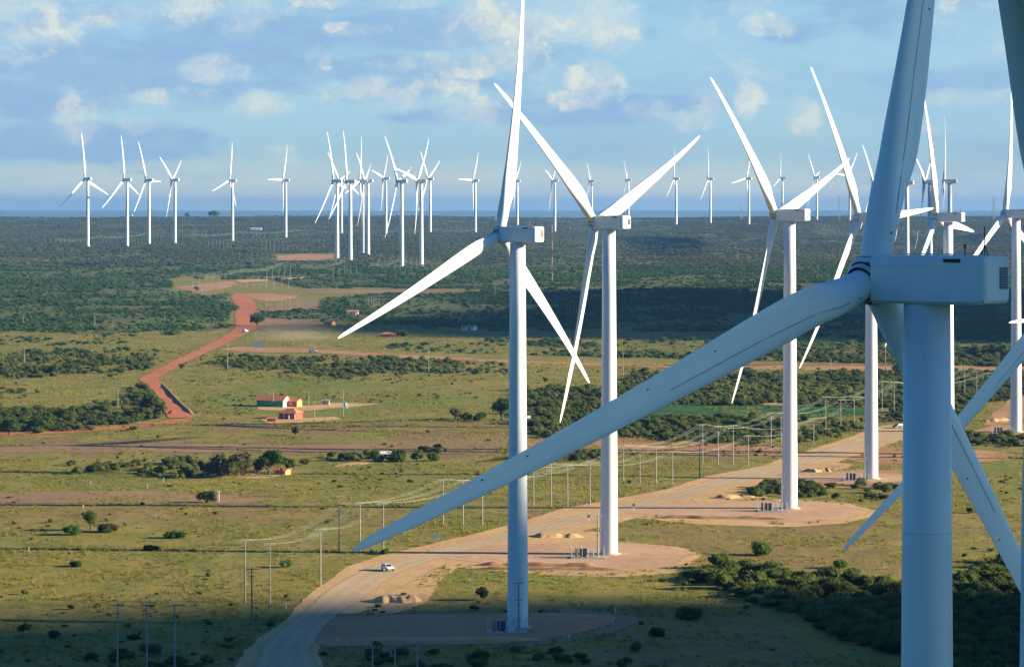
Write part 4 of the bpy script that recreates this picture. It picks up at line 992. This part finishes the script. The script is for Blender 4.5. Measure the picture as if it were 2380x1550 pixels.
# ------------------------------------------------------------------ power poles and wires
def pole_mesh(H, mat, name): return MB().tube([(0, 0, -.5), (0, 0, H)], [.19, .11], 8).mesh(name, mat)
PH = 12.6
POLE = pole_mesh(PH, M['pole'], 'shaft'); POLED = pole_mesh(PH, M['wood_pole'], 'shaft')
ARM = MB().box((0, 0, PH - .35), (2.6, .14, .16), R(22)).mesh('crossarm', M['wood_pole'])
ARM2 = MB().box((0, 0, PH - 1.9), (1.5, .12, .14), R(22)).mesh('crossarm', M['wood_pole'])
INS = MB()
for q in (-1.15, -.45, .45, 1.15): INS.tube([(q * math.cos(R(22)), q * math.sin(R(22)), PH - .3), (q * math.cos(R(22)), q * math.sin(R(22)), PH + .05)], [.07, .04], 6)
INS = INS.mesh('insulators', M['concrete'])
ORD = ['first', 'second', 'third', 'fourth', 'fifth', 'sixth', 'seventh', 'eighth', 'ninth', 'tenth', 'eleventh', 'twelfth', 'thirteenth', 'fourteenth']
def make_pole(px, top, base, label, group, dark=False, detail=True):
    p = at(px, base) if base < 1556 else None
    if p is None:
        # foot below the frame: find the distance from the pole's height
        d = 560.0
        while HY + FPX * (CH - float(zt((px - CX) / FPX * d, d)) - PH) / d > top: d += 1
        x = (px - CX) / FPX * d; p = Vector((x, d, float(zt(x, d))))
    s = FPX / p.y; H = (base - top) / s if base < 1556 else PH; k = min(max(H / PH, .55), 1.35)
    T = empty('utility_pole', tuple(p)); T.scale = (1, 1, k); tag(T, label, 'utility pole', group)
    obj('shaft', POLED if dark else POLE, None, T); obj('crossarm', ARM, None, T)
    if detail: obj('crossarm', ARM2, None, T); obj('insulators', INS, None, T)
    return Vector((p.x, p.y, p.z + PH * k))
def bundle(groups, label, nw=4, rad=.0085, sag=.028, name='power_line'):
    """wires between the pole tops of successive groups"""
    mb = MB()
    for a, b in zip(groups[:-1], groups[1:]):
        for k in range(max(len(a), len(b))):
            p, q = a[min(k, len(a) - 1)], b[min(k, len(b) - 1)]; L = (q - p).length
            for w_ in range(nw):
                o = (-1.15, -.45, .45, 1.15)[w_ % 4]; off = Vector((o * math.cos(R(22)), o * math.sin(R(22)), .03 if w_ < 4 else -1.6))
                pts = [p.lerp(q, t / 14) + off - Vector((0, 0, L * sag * 4 * (t / 14) * (1 - t / 14))) for t in range(15)]
                mb.tube(pts, rad, 4, False)
    o = mb.build(name, M['wire']); return tag(o, label, 'power lines')
NEAR = [
 ('in the shade at the bottom left corner', [(273, 1402, 1600), (341, 1402, 1600), (406, 1402, 1600)]),
 ('left of the sandy road, lower left', [(570, 1253, 1400), (627, 1262, 1402), (745, 1228, 1362)]),
 ('by the tip of the foreground blade', [(788, 1170, 1282), (837, 1167, 1280), (891, 1168, 1277)]),
 ('just left of the central tower', [(1030, 1113, 1219), (1076, 1115, 1222), (1121, 1113, 1220)]),
 ('between the central and the second tower', [(1240, 1083, 1175), (1281, 1077, 1176), (1319, 1077, 1177), (1371, 1072, 1175)]),
 ('right of the second tower', [(1449, 1035, 1122), (1487, 1037, 1123), (1525, 1039, 1125), (1563, 1048, 1125)]),
 ('left of the third tower', [(1633, 985, 1079), (1669, 990, 1080), (1704, 987, 1081), (1739, 1011, 1082)]),
 ('close around the third tower, higher up the slope', [(1792, 958, 1036), (1815, 958, 1034), (1891, 972, 1036)]),
 ('left of the fourth tower', [(1919, 921, 998), (1954, 928, 999), (1985, 921, 997)]),
 ('between the fourth tower and the foreground tower', [(2050, 885, 958), (2078, 887, 960)]),
 ('right of the foreground tower', [(2242, 858, 924), (2270, 862, 924), (2298, 866, 920)]),
]
gt = []
for desc, lst in NEAR:
    n = len(lst); g = []
    for i, (x, t0, b0) in enumerate(lst):
        g.append(make_pole(x, t0, b0, 'pole %s from left of %s %s' % (ORD[i], {2: 'two', 3: 'three', 4: 'four'}[n], desc), 'poles of the power line along the road', False))
    gt.append(g)
bundle(gt[:6], 'sagging wires of the near power line from the lower left to the second tower', 4)
bundle(gt[5:], 'sagging wires of the power line climbing past the third and fourth towers', 4, .011)
make_pole(585, 1319, 1452, 'darker short pole between the first two poles left of the sandy road', None, True)
make_pole(1626, 1032, 1109, 'single dark pole beside the road left of the third tower', None, True)
bt = [make_pole(x, t0, 1600, 'shaded concrete pole top at the bottom edge, %s of three under the nearest pad' % ORD[i], 'pole tops at the bottom edge') for i, (x, t0) in enumerate([(866, 1500), (918, 1498), (970, 1490)])]
SINGLE = [(57, 805, 851, 'in the scrub at the far left'), (274, 905, 948, 'in the left pasture above the hedge'), (529, 800, 862, 'tall beside the fork of the red road'), (996, 810, 866, 'in the pasture left of the central tower'),
          (1448, 820, 872, 'in the grass right of the second tower'), (635, 905, 946, 'in front of the green farmhouse'), (717, 914, 951, 'right of the green farmhouse'), (731, 930, 978, 'right of the orange farmhouse'),
          (798, 905, 966, 'with a water tank beside it'), (2058, 802, 870, 'left of the foreground tower in the scrub'), (1931, 832, 868, 'by the red dirt road right of the third tower'),
          (54, 735, 756, 'far left in the woodland'), (220, 732, 754, 'in the left woodland'), (383, 732, 752, 'at the right side of the left woodland'), (2358, 800, 830, 'near the right edge in the pale field'),
          (1150, 655, 690, 'in the wood behind the central blade'), (1479, 655, 690, 'small in the woodland right of the second tower'), (1284, 655, 660, 'tiny one beside the mast')]
for (x, t0, b0, ds) in SINGLE[:-1]: make_pole(x, t0, b0, 'lone utility pole ' + ds, None, False, False)
FARROWS = [
 ('beside the far red clearing', [448, 463, 479, 494, 510, 524, 558, 574, 590, 604], 641, 668, 'a'),
 ('climbing the rise above the far clearing', [620, 633, 648, 661, 675], 619, 652, 'a'),
 ('behind the far red road', [604, 619, 637, 655, 671], 641, 672, 'a'),
 ('standing bright at the far farm', [619, 637, 654, 674, 692], 688, 718, 'a'),
 ('at the right end of the middle clearing', [775, 788, 801, 815, 829], 622, 640, 'a'),
 ('below the two tallest distant towers', [758, 769, 781, 790, 801], 598, 616, 'a'),
 ('at the foot of the tallest distant towers', [918, 930, 942, 955, 968], 612, 629, 'a'),
 ('near the distant cluster, right part', [944, 957, 968, 880, 893], 600, 616, 'a'),
 ('left below the leftmost distant turbines', [106, 118, 128, 140, 150, 161, 172, 188], 554, 568, 'b'),
 ('between the first distant turbines', [229, 239, 248, 257], 554, 568, 'b'),
 ('between the second and third distant turbines', [306, 314, 322, 330], 555, 573, 'b'),
 ('between the third and fourth distant turbines', [357, 365, 374, 401], 546, 560, 'b'),
 ('right of the fourth distant turbine, upper row', [442, 448, 454, 470, 478], 539, 555, 'b'),
 ('right of the fourth distant turbine, lower row', [485, 494, 503, 511, 520, 529, 537], 556, 575, 'b'),
 ('beyond the fifth distant turbine', [565, 573, 589, 597, 605, 615, 645], 540, 554, 'b'),
 ('below the sixth distant turbine', [609, 619, 628, 638, 648, 658, 669], 560, 585, 'b'),
 ('lower left of the distant red clearing', [585, 597, 610, 621, 635], 588, 607, 'b'),
 ('in the wood right of the distant clearing', [680, 690, 700, 706, 712], 572, 585, 'b'),
 ('on the skyline field left of the cluster', [696, 701, 706, 711, 716], 536, 550, 'b'),
 ('among the cluster tower feet', [874, 884, 902, 911, 929, 940, 952], 538, 550, 'b'),
 ('right of the distant cluster', [1015, 1026, 1038, 1050, 1062, 1072, 1084, 1112, 1122, 1134], 529, 543, 'b'),
 ('behind the second hub', [1305, 1315, 1325, 1336, 1348, 1360], 523, 536, 'b'),
 ('in the dark shade behind the third tower', [2316, 2322, 2328, 2334, 2340], 712, 748, 'a'),
 ('in the dark shade right of the central tower', [1318, 1326, 1334, 1340, 1348], 712, 738, 'a'),
 ('in the far wood above the blade tip', [856, 863, 869, 874, 881], 688, 712, 'a'),
 ('on the far skyline behind the fourth turbine', [1690, 1697, 1704, 1711, 1950, 1957, 1964], 514, 522, 'b'),
]
rows = {}
for desc, xs, t0, b0, kd in FARROWS:
    rows[desc] = [make_pole(x, t0 + (i % 2), b0 + (i % 3) * .6, 'distant pole, %s of %d %s' % (ORD[i] , len(xs), desc), 'distant power line poles', False, False) for i, x in enumerate(xs)]
def wavy(pts_px, label, n=5):
    """far bundle of wires strung over poles hidden in the scrub"""
    pts = []
    for (x, y, b) in pts_px:
        p = at(x, b); pts.append(Vector((p.x, p.y, p.z + (b - y) / FPX * p.y)))
    mb = MB()
    for a, b in zip(pts[:-1], pts[1:]):
        for k in range(n):
            of = Vector((0, (k - n / 2) * 6, (k - n / 2) * .55)); m_ = 6
            mb.tube([a.lerp(b, t / m_) + of - Vector((0, 0, 2.6 * 4 * (t / m_) * (1 - t / m_))) for t in range(m_ + 1)], .022, 4, False)
    return tag(mb.build('power_line', M['wire']), label, 'power lines')
wavy([(448, 636, 660), (560, 628, 652), (660, 610, 640), (700, 618, 640), (800, 606, 630), (860, 612, 632), (930, 603, 628), (1000, 607, 626), (1080, 603, 622)], 'pale sagging wires crossing the middle distance below the cluster')
wavy([(130, 556, 570), (230, 549, 566), (340, 543, 560), (450, 545, 560), (560, 539, 556), (700, 534, 550), (850, 533, 548), (1000, 531, 545), (1110, 533, 545)], 'pale hazy wires running along the feet of the leftmost distant turbines')
wavy([(-20, 511, 520), (50, 510, 520), (104, 510, 520)], 'pale wires over the wood at the far left edge', 4)

# masts
def mast(px, top, base, label, banded=True, w=.5, name='guyed_mast', cat='mast'):
    p = at(px, base); s = FPX / p.y; H = (base - top) / s; T = empty(name, tuple(p)); tag(T, label, cat); seg = 7
    for k in range(seg):
        mb = MB(); z0, z1 = H * k / seg, H * (k + 1) / seg
        for q in range(3):
            a = q * 2.094; mb.tube([(w * math.cos(a), w * math.sin(a), z0 - (1 if k == 0 else 0)), (w * math.cos(a), w * math.sin(a), z1)], w * .16, 5)
            a2 = (q + 1) * 2.094
            for j in range(3): za = z0 + (z1 - z0) * j / 3; zb = z0 + (z1 - z0) * (j + 1) / 3; mb.tube([(w * math.cos(a), w * math.sin(a), za), (w * math.cos(a2), w * math.sin(a2), zb)], w * .08, 4)
        mb.build('mast_section', M['redpaint'] if (banded and k % 2) else M['whitewall'] if banded else M['steel'], T)
    return T
mast(1283.5, 522, 655, 'tall thin red and white banded mast between the first two towers', True, .28)
mast(2310, 458, 512, 'lattice tower on the skyline near the right edge', False, 2.2, 'lattice_tower', 'lattice tower')
mast(1950, 455, 513, 'lattice tower on the skyline right of the third turbine', False, 1.6, 'lattice_tower', 'lattice tower')
mast(1722, 478, 512, 'lattice tower on the skyline left of the third turbine', False, 1.6, 'lattice_tower', 'lattice tower')

# ------------------------------------------------------------------ transformer stations at the tower feet
def station(T, ox, oy, label, s=1.0):
    x, y = T[0] + ox, T[1] + oy; z = float(zt(x, y)); G = empty('transformer_station', (x, y, z)); tag(G, label, 'transformer station', 'transformer stations at the tower feet')
    MB().box((0, 0, .05), (8.2, 4.6, .5)).build('slab', M['concrete'], G)
    for px_ in (-3.9, -2.6, -1.4, 0, 1.3, 2.6, 3.9):
        for py_ in (-2.1, 2.1):
            d = -1 if px_ < 0 else 1
            MB().tube([(px_, py_, .2), (px_, py_, 2.5), (px_ + .32 * d, py_, 2.95)], .075, 6).build('fence_post', M['concrete'], G)
    f = MB()
    for zz in (.5, 1.0, 1.5, 2.0, 2.4):
        for py_ in (-2.1, 2.1): f.tube([(-3.9, py_, zz), (3.9, py_, zz)], .012, 4)
        for px_ in (-3.9, 3.9): f.tube([(px_, -2.1, zz), (px_, 2.1, zz)], .012, 4)
    f.build('fence_wire', M['steel'], G)
    tr = MB().box((-1.1, 0, 1.55), (1.7, 1.3, 1.5)).box((-1.1, 0, .55), (1.4, 1.1, .6)).box((-1.1, .75, 1.5), (1.5, .25, 1.1)).box((-1.1, -.75, 1.5), (1.5, .25, 1.1)).build('transformer', M['transformer'], G)
    b = MB()
    for q in (-.5, 0, .5): b.tube([(-1.1 + q, 0, 2.25), (-1.1 + q, 0, 2.75)], [.09, .05], 6)
    b.build('bushings', M['concrete'], tr)
    MB().box((-2.6, .3, 1.35), (.7, .8, 2.1)).build('switch_cabinet', M['wood_pole'], G)
    MB().box((.55, -.6, .65), (.55, .5, .9)).box((1.25, -.6, .75), (.6, .5, 1.1)).build('cable_cabinet', M['whitewall'], G)
    MB().tube([(1.3, 0, .3), (1.8, 0, 2.2), (2.2, 0, 2.9), (2.35, 0, 3.3)], .09, 6).build('cable_duct', M['steel'], G)
    pl = MB().tube([(2.4, -.9, 0), (2.4, -.9, 10.2)], [.20, .12], 8).build('mast_pole', M['pole'], G)
    MB().box((2.4, -.9, 10.0), (1.9, .12, .14), .2).box((2.4, -.9, 6.6), (1.4, .12, .14), .2).box((2.4, -.9, 5.6), (1.1, .1, .12), .2).build('crossarm', M['wood_pole'], pl)
    i = MB()
    for q in (-.8, 0, .8): i.tube([(2.4 + q, -.9, 10.05), (2.4 + q, -.9, 10.4)], [.07, .04], 6); i.tube([(2.4 + q * .7, -.9, 6.65), (2.4 + q * .7, -.9, 7.1)], [.08, .05], 6)
    i.build('insulators', M['concrete'], pl)
    return G
bs = {t_[0]: t_[2] for t_ in tb}
station(bs['A'], -2.2, -7, 'shaded transformer station in front of the central tower foot')
station(bs['B'], -5.3, -7.5, 'sunlit fenced transformer station at the second tower foot')
station(bs['C'], -5.3, -7.5, 'fenced transformer station at the third tower foot')
station(bs['D'], -5.3, -7.5, 'small fenced transformer station at the fourth tower foot')
station(bs['G'], -6.0, -7.5, 'fenced transformer station at the tower foot by the right edge')

# ------------------------------------------------------------------ houses
def house(px, base, W, D, H, rh, wall, gable, label, rz=0.0, porch=0, ridge='x', windows=2, door=True, roof='tile', name='farmhouse'):
    p = at(px, base); G = empty(name, (p.x, p.y + D * .5, p.z), rz); tag(G, label, 'house'); x, y = W / 2, D / 2; o = .45
    MB().box((0, 0, H / 2 - .3), (W, D, H + .6)).build('wall', M[wall], G)
    if ridge == 'x':
        rf = MB().add([(-x - o, -y - o, H - .05), (x + o, -y - o, H - .05), (x + o, 0, H + rh), (-x - o, 0, H + rh), (x + o, y + o, H - .05), (-x - o, y + o, H - .05),
                       (-x - o, -y - o, H + .1), (x + o, -y - o, H + .1), (x + o, 0, H + rh + .15), (-x - o, 0, H + rh + .15), (x + o, y + o, H + .1), (-x - o, y + o, H + .1)],
                      [(0, 1, 2, 3), (3, 2, 4, 5), (6, 9, 8, 7), (9, 11, 10, 8), (0, 6, 7, 1), (5, 4, 10, 11), (1, 7, 8, 2), (2, 8, 10, 4), (0, 3, 9, 6), (3, 5, 11, 9)]).build('roof', M[roof], G)
        MB().add([(x + .02, -y, H), (x + .02, y, H), (x + .02, 0, H + rh - .1), (-x - .02, -y, H), (-x - .02, y, H), (-x - .02, 0, H + rh - .1)], [(0, 1, 2), (5, 4, 3)]).build('gable', M[gable], G)
        if gable != wall: MB().box((x + .03, 0, H / 2 - .3), (.08, D - .02, H + .6)).build('end_wall', M[gable], G)
    else:
        MB().add([(-x - o, -y - o, H), (x + o, -y - o, H), (x + o, y + o, H), (-x - o, y + o, H), (-x * .35, 0, H + rh), (x * .35, 0, H + rh)],
                 [(0, 1, 5, 4), (1, 2, 5), (2, 3, 4, 5), (3, 0, 4), (3, 2, 1, 0)]).build('roof', M[roof], G)
    for i in range(windows):
        wx = -x + W * (i + .6) / (windows + .6); fr = MB().box((wx, -y - .03, H * .58), (1.1, .08, 1.0)).build('window', M['whitewall'], G)
        MB().box((wx, -y - .08, H * .58), (.9, .06, .8)).build('pane', M['glass'], fr)
    if door: MB().box((W * .14, -y - .04, 1.0), (1.0, .1, 2.05)).build('door', M['bluewall' if wall == 'greenwall' else 'brickwall'], G)
    if porch:
        MB().box((0, -y - porch / 2, H - .12), (W + .6, porch, .14)).build('porch_roof', M[roof], G)
        for q in (-1, -.3, .3, 1): MB().box((q * x, -y - porch + .15, H / 2 - .25), (.25, .25, H + .1)).build('column', M['whitewall'], G)
    return G
house(634, 945.5, 11.5, 7, 2.5, 1.9, 'greenwall', 'whitewall', 'green-walled farmhouse with red tiled roof and white gable end', R(-20), 0, 'x', 2)
house(683, 945.5, 4.4, 5, 2.2, 1.0, 'brickwall', 'orangewall', 'small orange annexe with tiled roof right of the green farmhouse', R(-20), 0, 'x', 1)
house(675, 974, 7.2, 6, 2.4, 1.6, 'brickwall', 'orangewall', 'orange farmhouse with columned porch and tiled roof below the green one', R(-22), 1.2, 'hip', 1)
house(631, 980, 3.2, 2, 1.2, .25, 'brickwall', 'brickwall', 'low brick hut left of the orange farmhouse', 0, 0, 'x', 0, False, 'tile', 'brick_hut')
house(757, 941, 2.6, 2.4, 1.7, .25, 'wood_pole', 'whitewall', 'small dark open shed right of the farmhouses', 0, 0, 'x', 0, False, 'steel', 'shed')
house(656, 1103, 4.0, 3.5, 1.3, .5, 'orangewall', 'orangewall', 'little orange-yellow house under the bright green tree', R(-25), 0, 'x', 1)
house(900, 1066, 4.6, 4, 1.6, .7, 'whitewall', 'whitewall', 'white farm building half hidden by green trees', 0, 0, 'x', 1, True, 'whitewall')
house(1090, 768, 8, 5, 2.0, 1.0, 'whitewall', 'whitewall', 'white house with reddish roof at the edge of the dark wood', R(-25), 0, 'x', 2)
house(901, 783, 8.5, 6, 1.4, 1.3, 'brickwall', 'orangewall', 'low house with wide reddish roof in the far grass', 0, 0, 'hip', 0)
house(765, 757, 6, 4.5, 2.0, 1.0, 'orangewall', 'orangewall', 'orange hut at the edge of the dark wood', R(-25), 0, 'x', 1)
house(820, 733, 7, 5, 2.4, .8, 'whitewall', 'whitewall', 'far white shed beside the dark round tree', 0, 0, 'x', 1)
house(1166, 512, 24, 10, 3.5, 1.0, 'whitewall', 'whitewall', 'pale long building on the skyline left of the central turbine', 0, 0, 'x', 0, False, 'whitewall', 'shed')
house(595, 537, 16, 10, 3.5, 1.0, 'whitewall', 'whitewall', 'tiny white building in the far wood right of the fifth turbine', 0, 0, 'x', 0, False, 'whitewall', 'shed')
house(1212, 986, 6, 5, 2.2, .8, 'whitewall', 'whitewall', 'pale shed peeping out right of the central tower', 0, 0, 'x', 0, False, 'whitewall', 'shed')

# water tank, markers, signs
p = at(802, 949); tk = empty('water_tank', tuple(p)); tag(tk, 'small blue and white water tank beside the farm pole', 'water tank')
MB().tube([(0, 0, 1.0), (0, 0, 2.3), (0, 0, 2.5)], [.75, .7, .3], 14).build('tank', M['boardblue'], tk); MB().box((.9, 0, .9), (.5, .6, 1.9)).build('stand', M['whitewall'], tk)
MB().box((0, 0, .45), (1.2, 1.2, 1.3)).build('plinth', M['concrete'], tk)
def sign2(px, base, label, w, h, leg, gap=.25, mat='boardblue'):
    p = at(px, base)
    T = empty('roadside_board', tuple(p)); tag(T, label, 'sign board')
    for s in (-1, 1):
        MB().box((s * (w / 2 + gap / 2), 0, leg + h / 2), (w, .12, h)).build('panel', M[mat], T)
        for q in (-.32, .32): MB().tube([(s * (w / 2 + gap / 2) + q * w, .1, -.3), (s * (w / 2 + gap / 2) + q * w, .1, leg + h * .8)], .07, 6).build('leg', M['whitewall'], T)
sign2(598, 812, 'pair of pale blue boards on legs by the red road fork', 2.5, 2.2, .9)
sign2(1013, 1252, 'pair of small grey-blue boards beside the sandy road', .75, .95, .25, .12)
def sign1(px, top, base, mat, label):
    p = at(px, base); s = FPX / p.y; H = (base - top) / s; T = empty('road_sign', tuple(p)); tag(T, label, 'road sign')
    MB().tube([(0, 0, -.3), (0, 0, H)], .06, 6).build('post', M['whitewall'], T)
    MB().box((0, -.07, H - .35), (.75, .05, .75), 0, 1, 0).build('plate', M[mat], T)
sign1(785, 1468, 1490, 'orange', 'small orange diamond sign in the shade by the road bend')
sign1(1368, 1196, 1212, 'vent', 'small dark sign right of the central tower by the road')
sign1(1473, 1170, 1188, 'vent', 'small dark sign on a pale post right of the second tower')
MKS = [(211, 1229, 'left of the brown field tree'), (343, 1240, 'upper of two in the brown field'), (193, 1273, 'above the left bush clump'), (67, 1283, 'at the far left edge of the pasture'),
       (665, 1415, 'beside the sandy road verge'), (1323, 1490, 'in front of the nearest pad'), (1188, 1398, 'just left of the central tower'), (1345, 1412, 'in the grass right of the central tower'), (1430, 1425, 'in the grass left of the dark lone bush'), (2107, 1305, 'in the grass beside the foreground tower'), (380, 1120, 'by the farm hedge')]
for (x, y, ds) in MKS:
    yy = min(y, 1500); yy = {1229: 1126, 1240: 1135, 1273: 1184}.get(y, yy)
    p = at(x, yy); T = MB().box((0, 0, .5), (.16, .16, 1.4)).box((0, 0, 1.2), (.22, .22, .12)).build('marker_post', M['whitewall']); T.location = p; tag(T, 'short white marker post ' + ds, 'marker post', 'white marker posts')
p = at(508, 1166); T = MB().box((0, 0, 1.3), (.5, .4, 3.0)).box((0, 0, 2.9), (.8, .5, .5)).build('white_post', M['whitewall']); T.location = p; tag(T, 'tall white post right behind the low dark lone tree', 'post')

# ------------------------------------------------------------------ vehicles
def car(px, base, rz, mat, label, pickup=False, s=1.0):
    p = at(px, base); G = empty('parked_car' if s < 1 else 'car', (p.x, p.y, p.z + .14), rz); G.scale = (s, s, s); tag(G, label, 'car')
    # body along y, nose at -y
    prof = [(-2.15, .45), (-2.2, .75), (-1.95, .92), (-1.05, 1.02), (-.45, 1.50), (1.25, 1.55), (1.95, 1.45), (2.15, 1.0), (2.2, .5)] if not pickup else [(-2.3, .5), (-2.35, .85), (-2.1, 1.02), (-1.2, 1.1), (-.6, 1.65), (.6, 1.68), (.85, 1.1), (2.4, 1.1), (2.4, .55)]
    V = []; F = []; n = len(prof)
    for sx in (-1, 1):
        for (y, z) in prof: V.append((sx * (.88 if z < 1.2 else .70), y, z))
    F += [(i, i + 1, n + i + 1, n + i) for i in range(n - 1)] + [(n - 1, 0, n, 2 * n - 1), tuple(range(n))[::-1], tuple(range(n, 2 * n))]
    MB().add(V, F).build('body', M[mat], G)
    MB().add([(-.66, -1.02, 1.06), (.66, -1.02, 1.06), (.60, -.52, 1.46), (-.60, -.52, 1.46)], [(0, 1, 2, 3)]).build('windscreen', M['glass'], G).location = (0, -.03, .03)
    for sx in (-1, 1):
        MB().add([(sx * .84, -.75, 1.08), (sx * .84, .55 if pickup else 1.5, 1.08), (sx * .735, .5 if pickup else 1.3, 1.45), (sx * .735, -.4, 1.45)], [(0, 1, 2, 3)]).build('side_window', M['glass'], G).location = (sx * .05, 0, 0)
        for y in (-1.4, 1.4):
            w_ = MB().tube([(sx * .70, y, .34), (sx * .92, y, .34)], .34, 16).build('wheel', M['tyre'], G); MB().tube([(sx * .91, y, .34), (sx * .94, y, .34)], .18, 10).build('rim', M['steel'], w_)
        MB().box((sx * .62, -2.18, .72), (.32, .08, .16)).build('headlight', M['steel'], G)
    MB().box((0, -2.22, .52), (1.5, .1, .14)).build('bumper', M['tyre'], G)
    return G
car(901, 1327, R(24), 'carpaint', 'white car driving on the sandy road and throwing a shadow')
car(398, 962, R(-15), 'carred', 'small red car on the red road near the hedge', False, .8)
car(570, 773, R(30), 'carpaint', 'white pickup on the far red road raising pale dust', True, 1.05)
car(727, 820, R(80), 'carpaint', 'white car on the dirt road right of the red road fork', False, .99)
car(2087, 995, R(-50), 'carblue', 'dark car on the road beside the foreground tower', False, .99)
car(462, 677, R(80), 'carpaint', 'white car under the flat-topped far tree', False, .98)

# ------------------------------------------------------------------ haze
def box_volume(name, lo, hi, col, dens, aniso):
    c = [(a + b) / 2 for a, b in zip(lo, hi)]; d = [b - a for a, b in zip(lo, hi)]
    m, t = new_mat(name + '_air'); o = t.node('ShaderNodeOutputMaterial'); v = t.node('ShaderNodeVolumePrincipled', {'Color': (*col, 1), 'Density': dens, 'Anisotropy': aniso})
    t.t.links.new(v.outputs[0], o.inputs['Volume'])
    ob = MB().box(c, d).build(name, m); return tag(ob, kind='stuff')
p0 = at(690, 792)
bmd = bmesh.new(); bmesh.ops.create_icosphere(bmd, subdivisions=3, radius=1.0)
med = bpy.data.meshes.new('dust_cloud'); bmd.to_mesh(med); bmd.free()
md_, td = new_mat('dust_air'); od = td.node('ShaderNodeOutputMaterial'); rd = td.node('ShaderNodeVectorMath', {0: td.node('ShaderNodeTexCoord').outputs['Object']}, operation='LENGTH').outputs['Value']
fd = td.math('MULTIPLY', td.math('POWER', td.math('SUBTRACT', 1.0, rd, clamp=True), 1.3), .0065)
vd = td.node('ShaderNodeVolumePrincipled', {'Color': (.86, .74, .58, 1), 'Density': fd, 'Anisotropy': .1}); td.t.links.new(vd.outputs[0], od.inputs['Volume'])
med.materials.append(md_); do = tag(obj('dust_cloud', med), 'pale dust drifting over the grass behind the far pickup', 'dust', kind='stuff'); do.location = (p0.x, p0.y, p0.z + 2.5); do.scale = (34, 60, 7)
box_volume('haze', (-17000, -1400, -12), (17000, 46000, 215), (.19, .43, .80), 5.0e-5, .2)
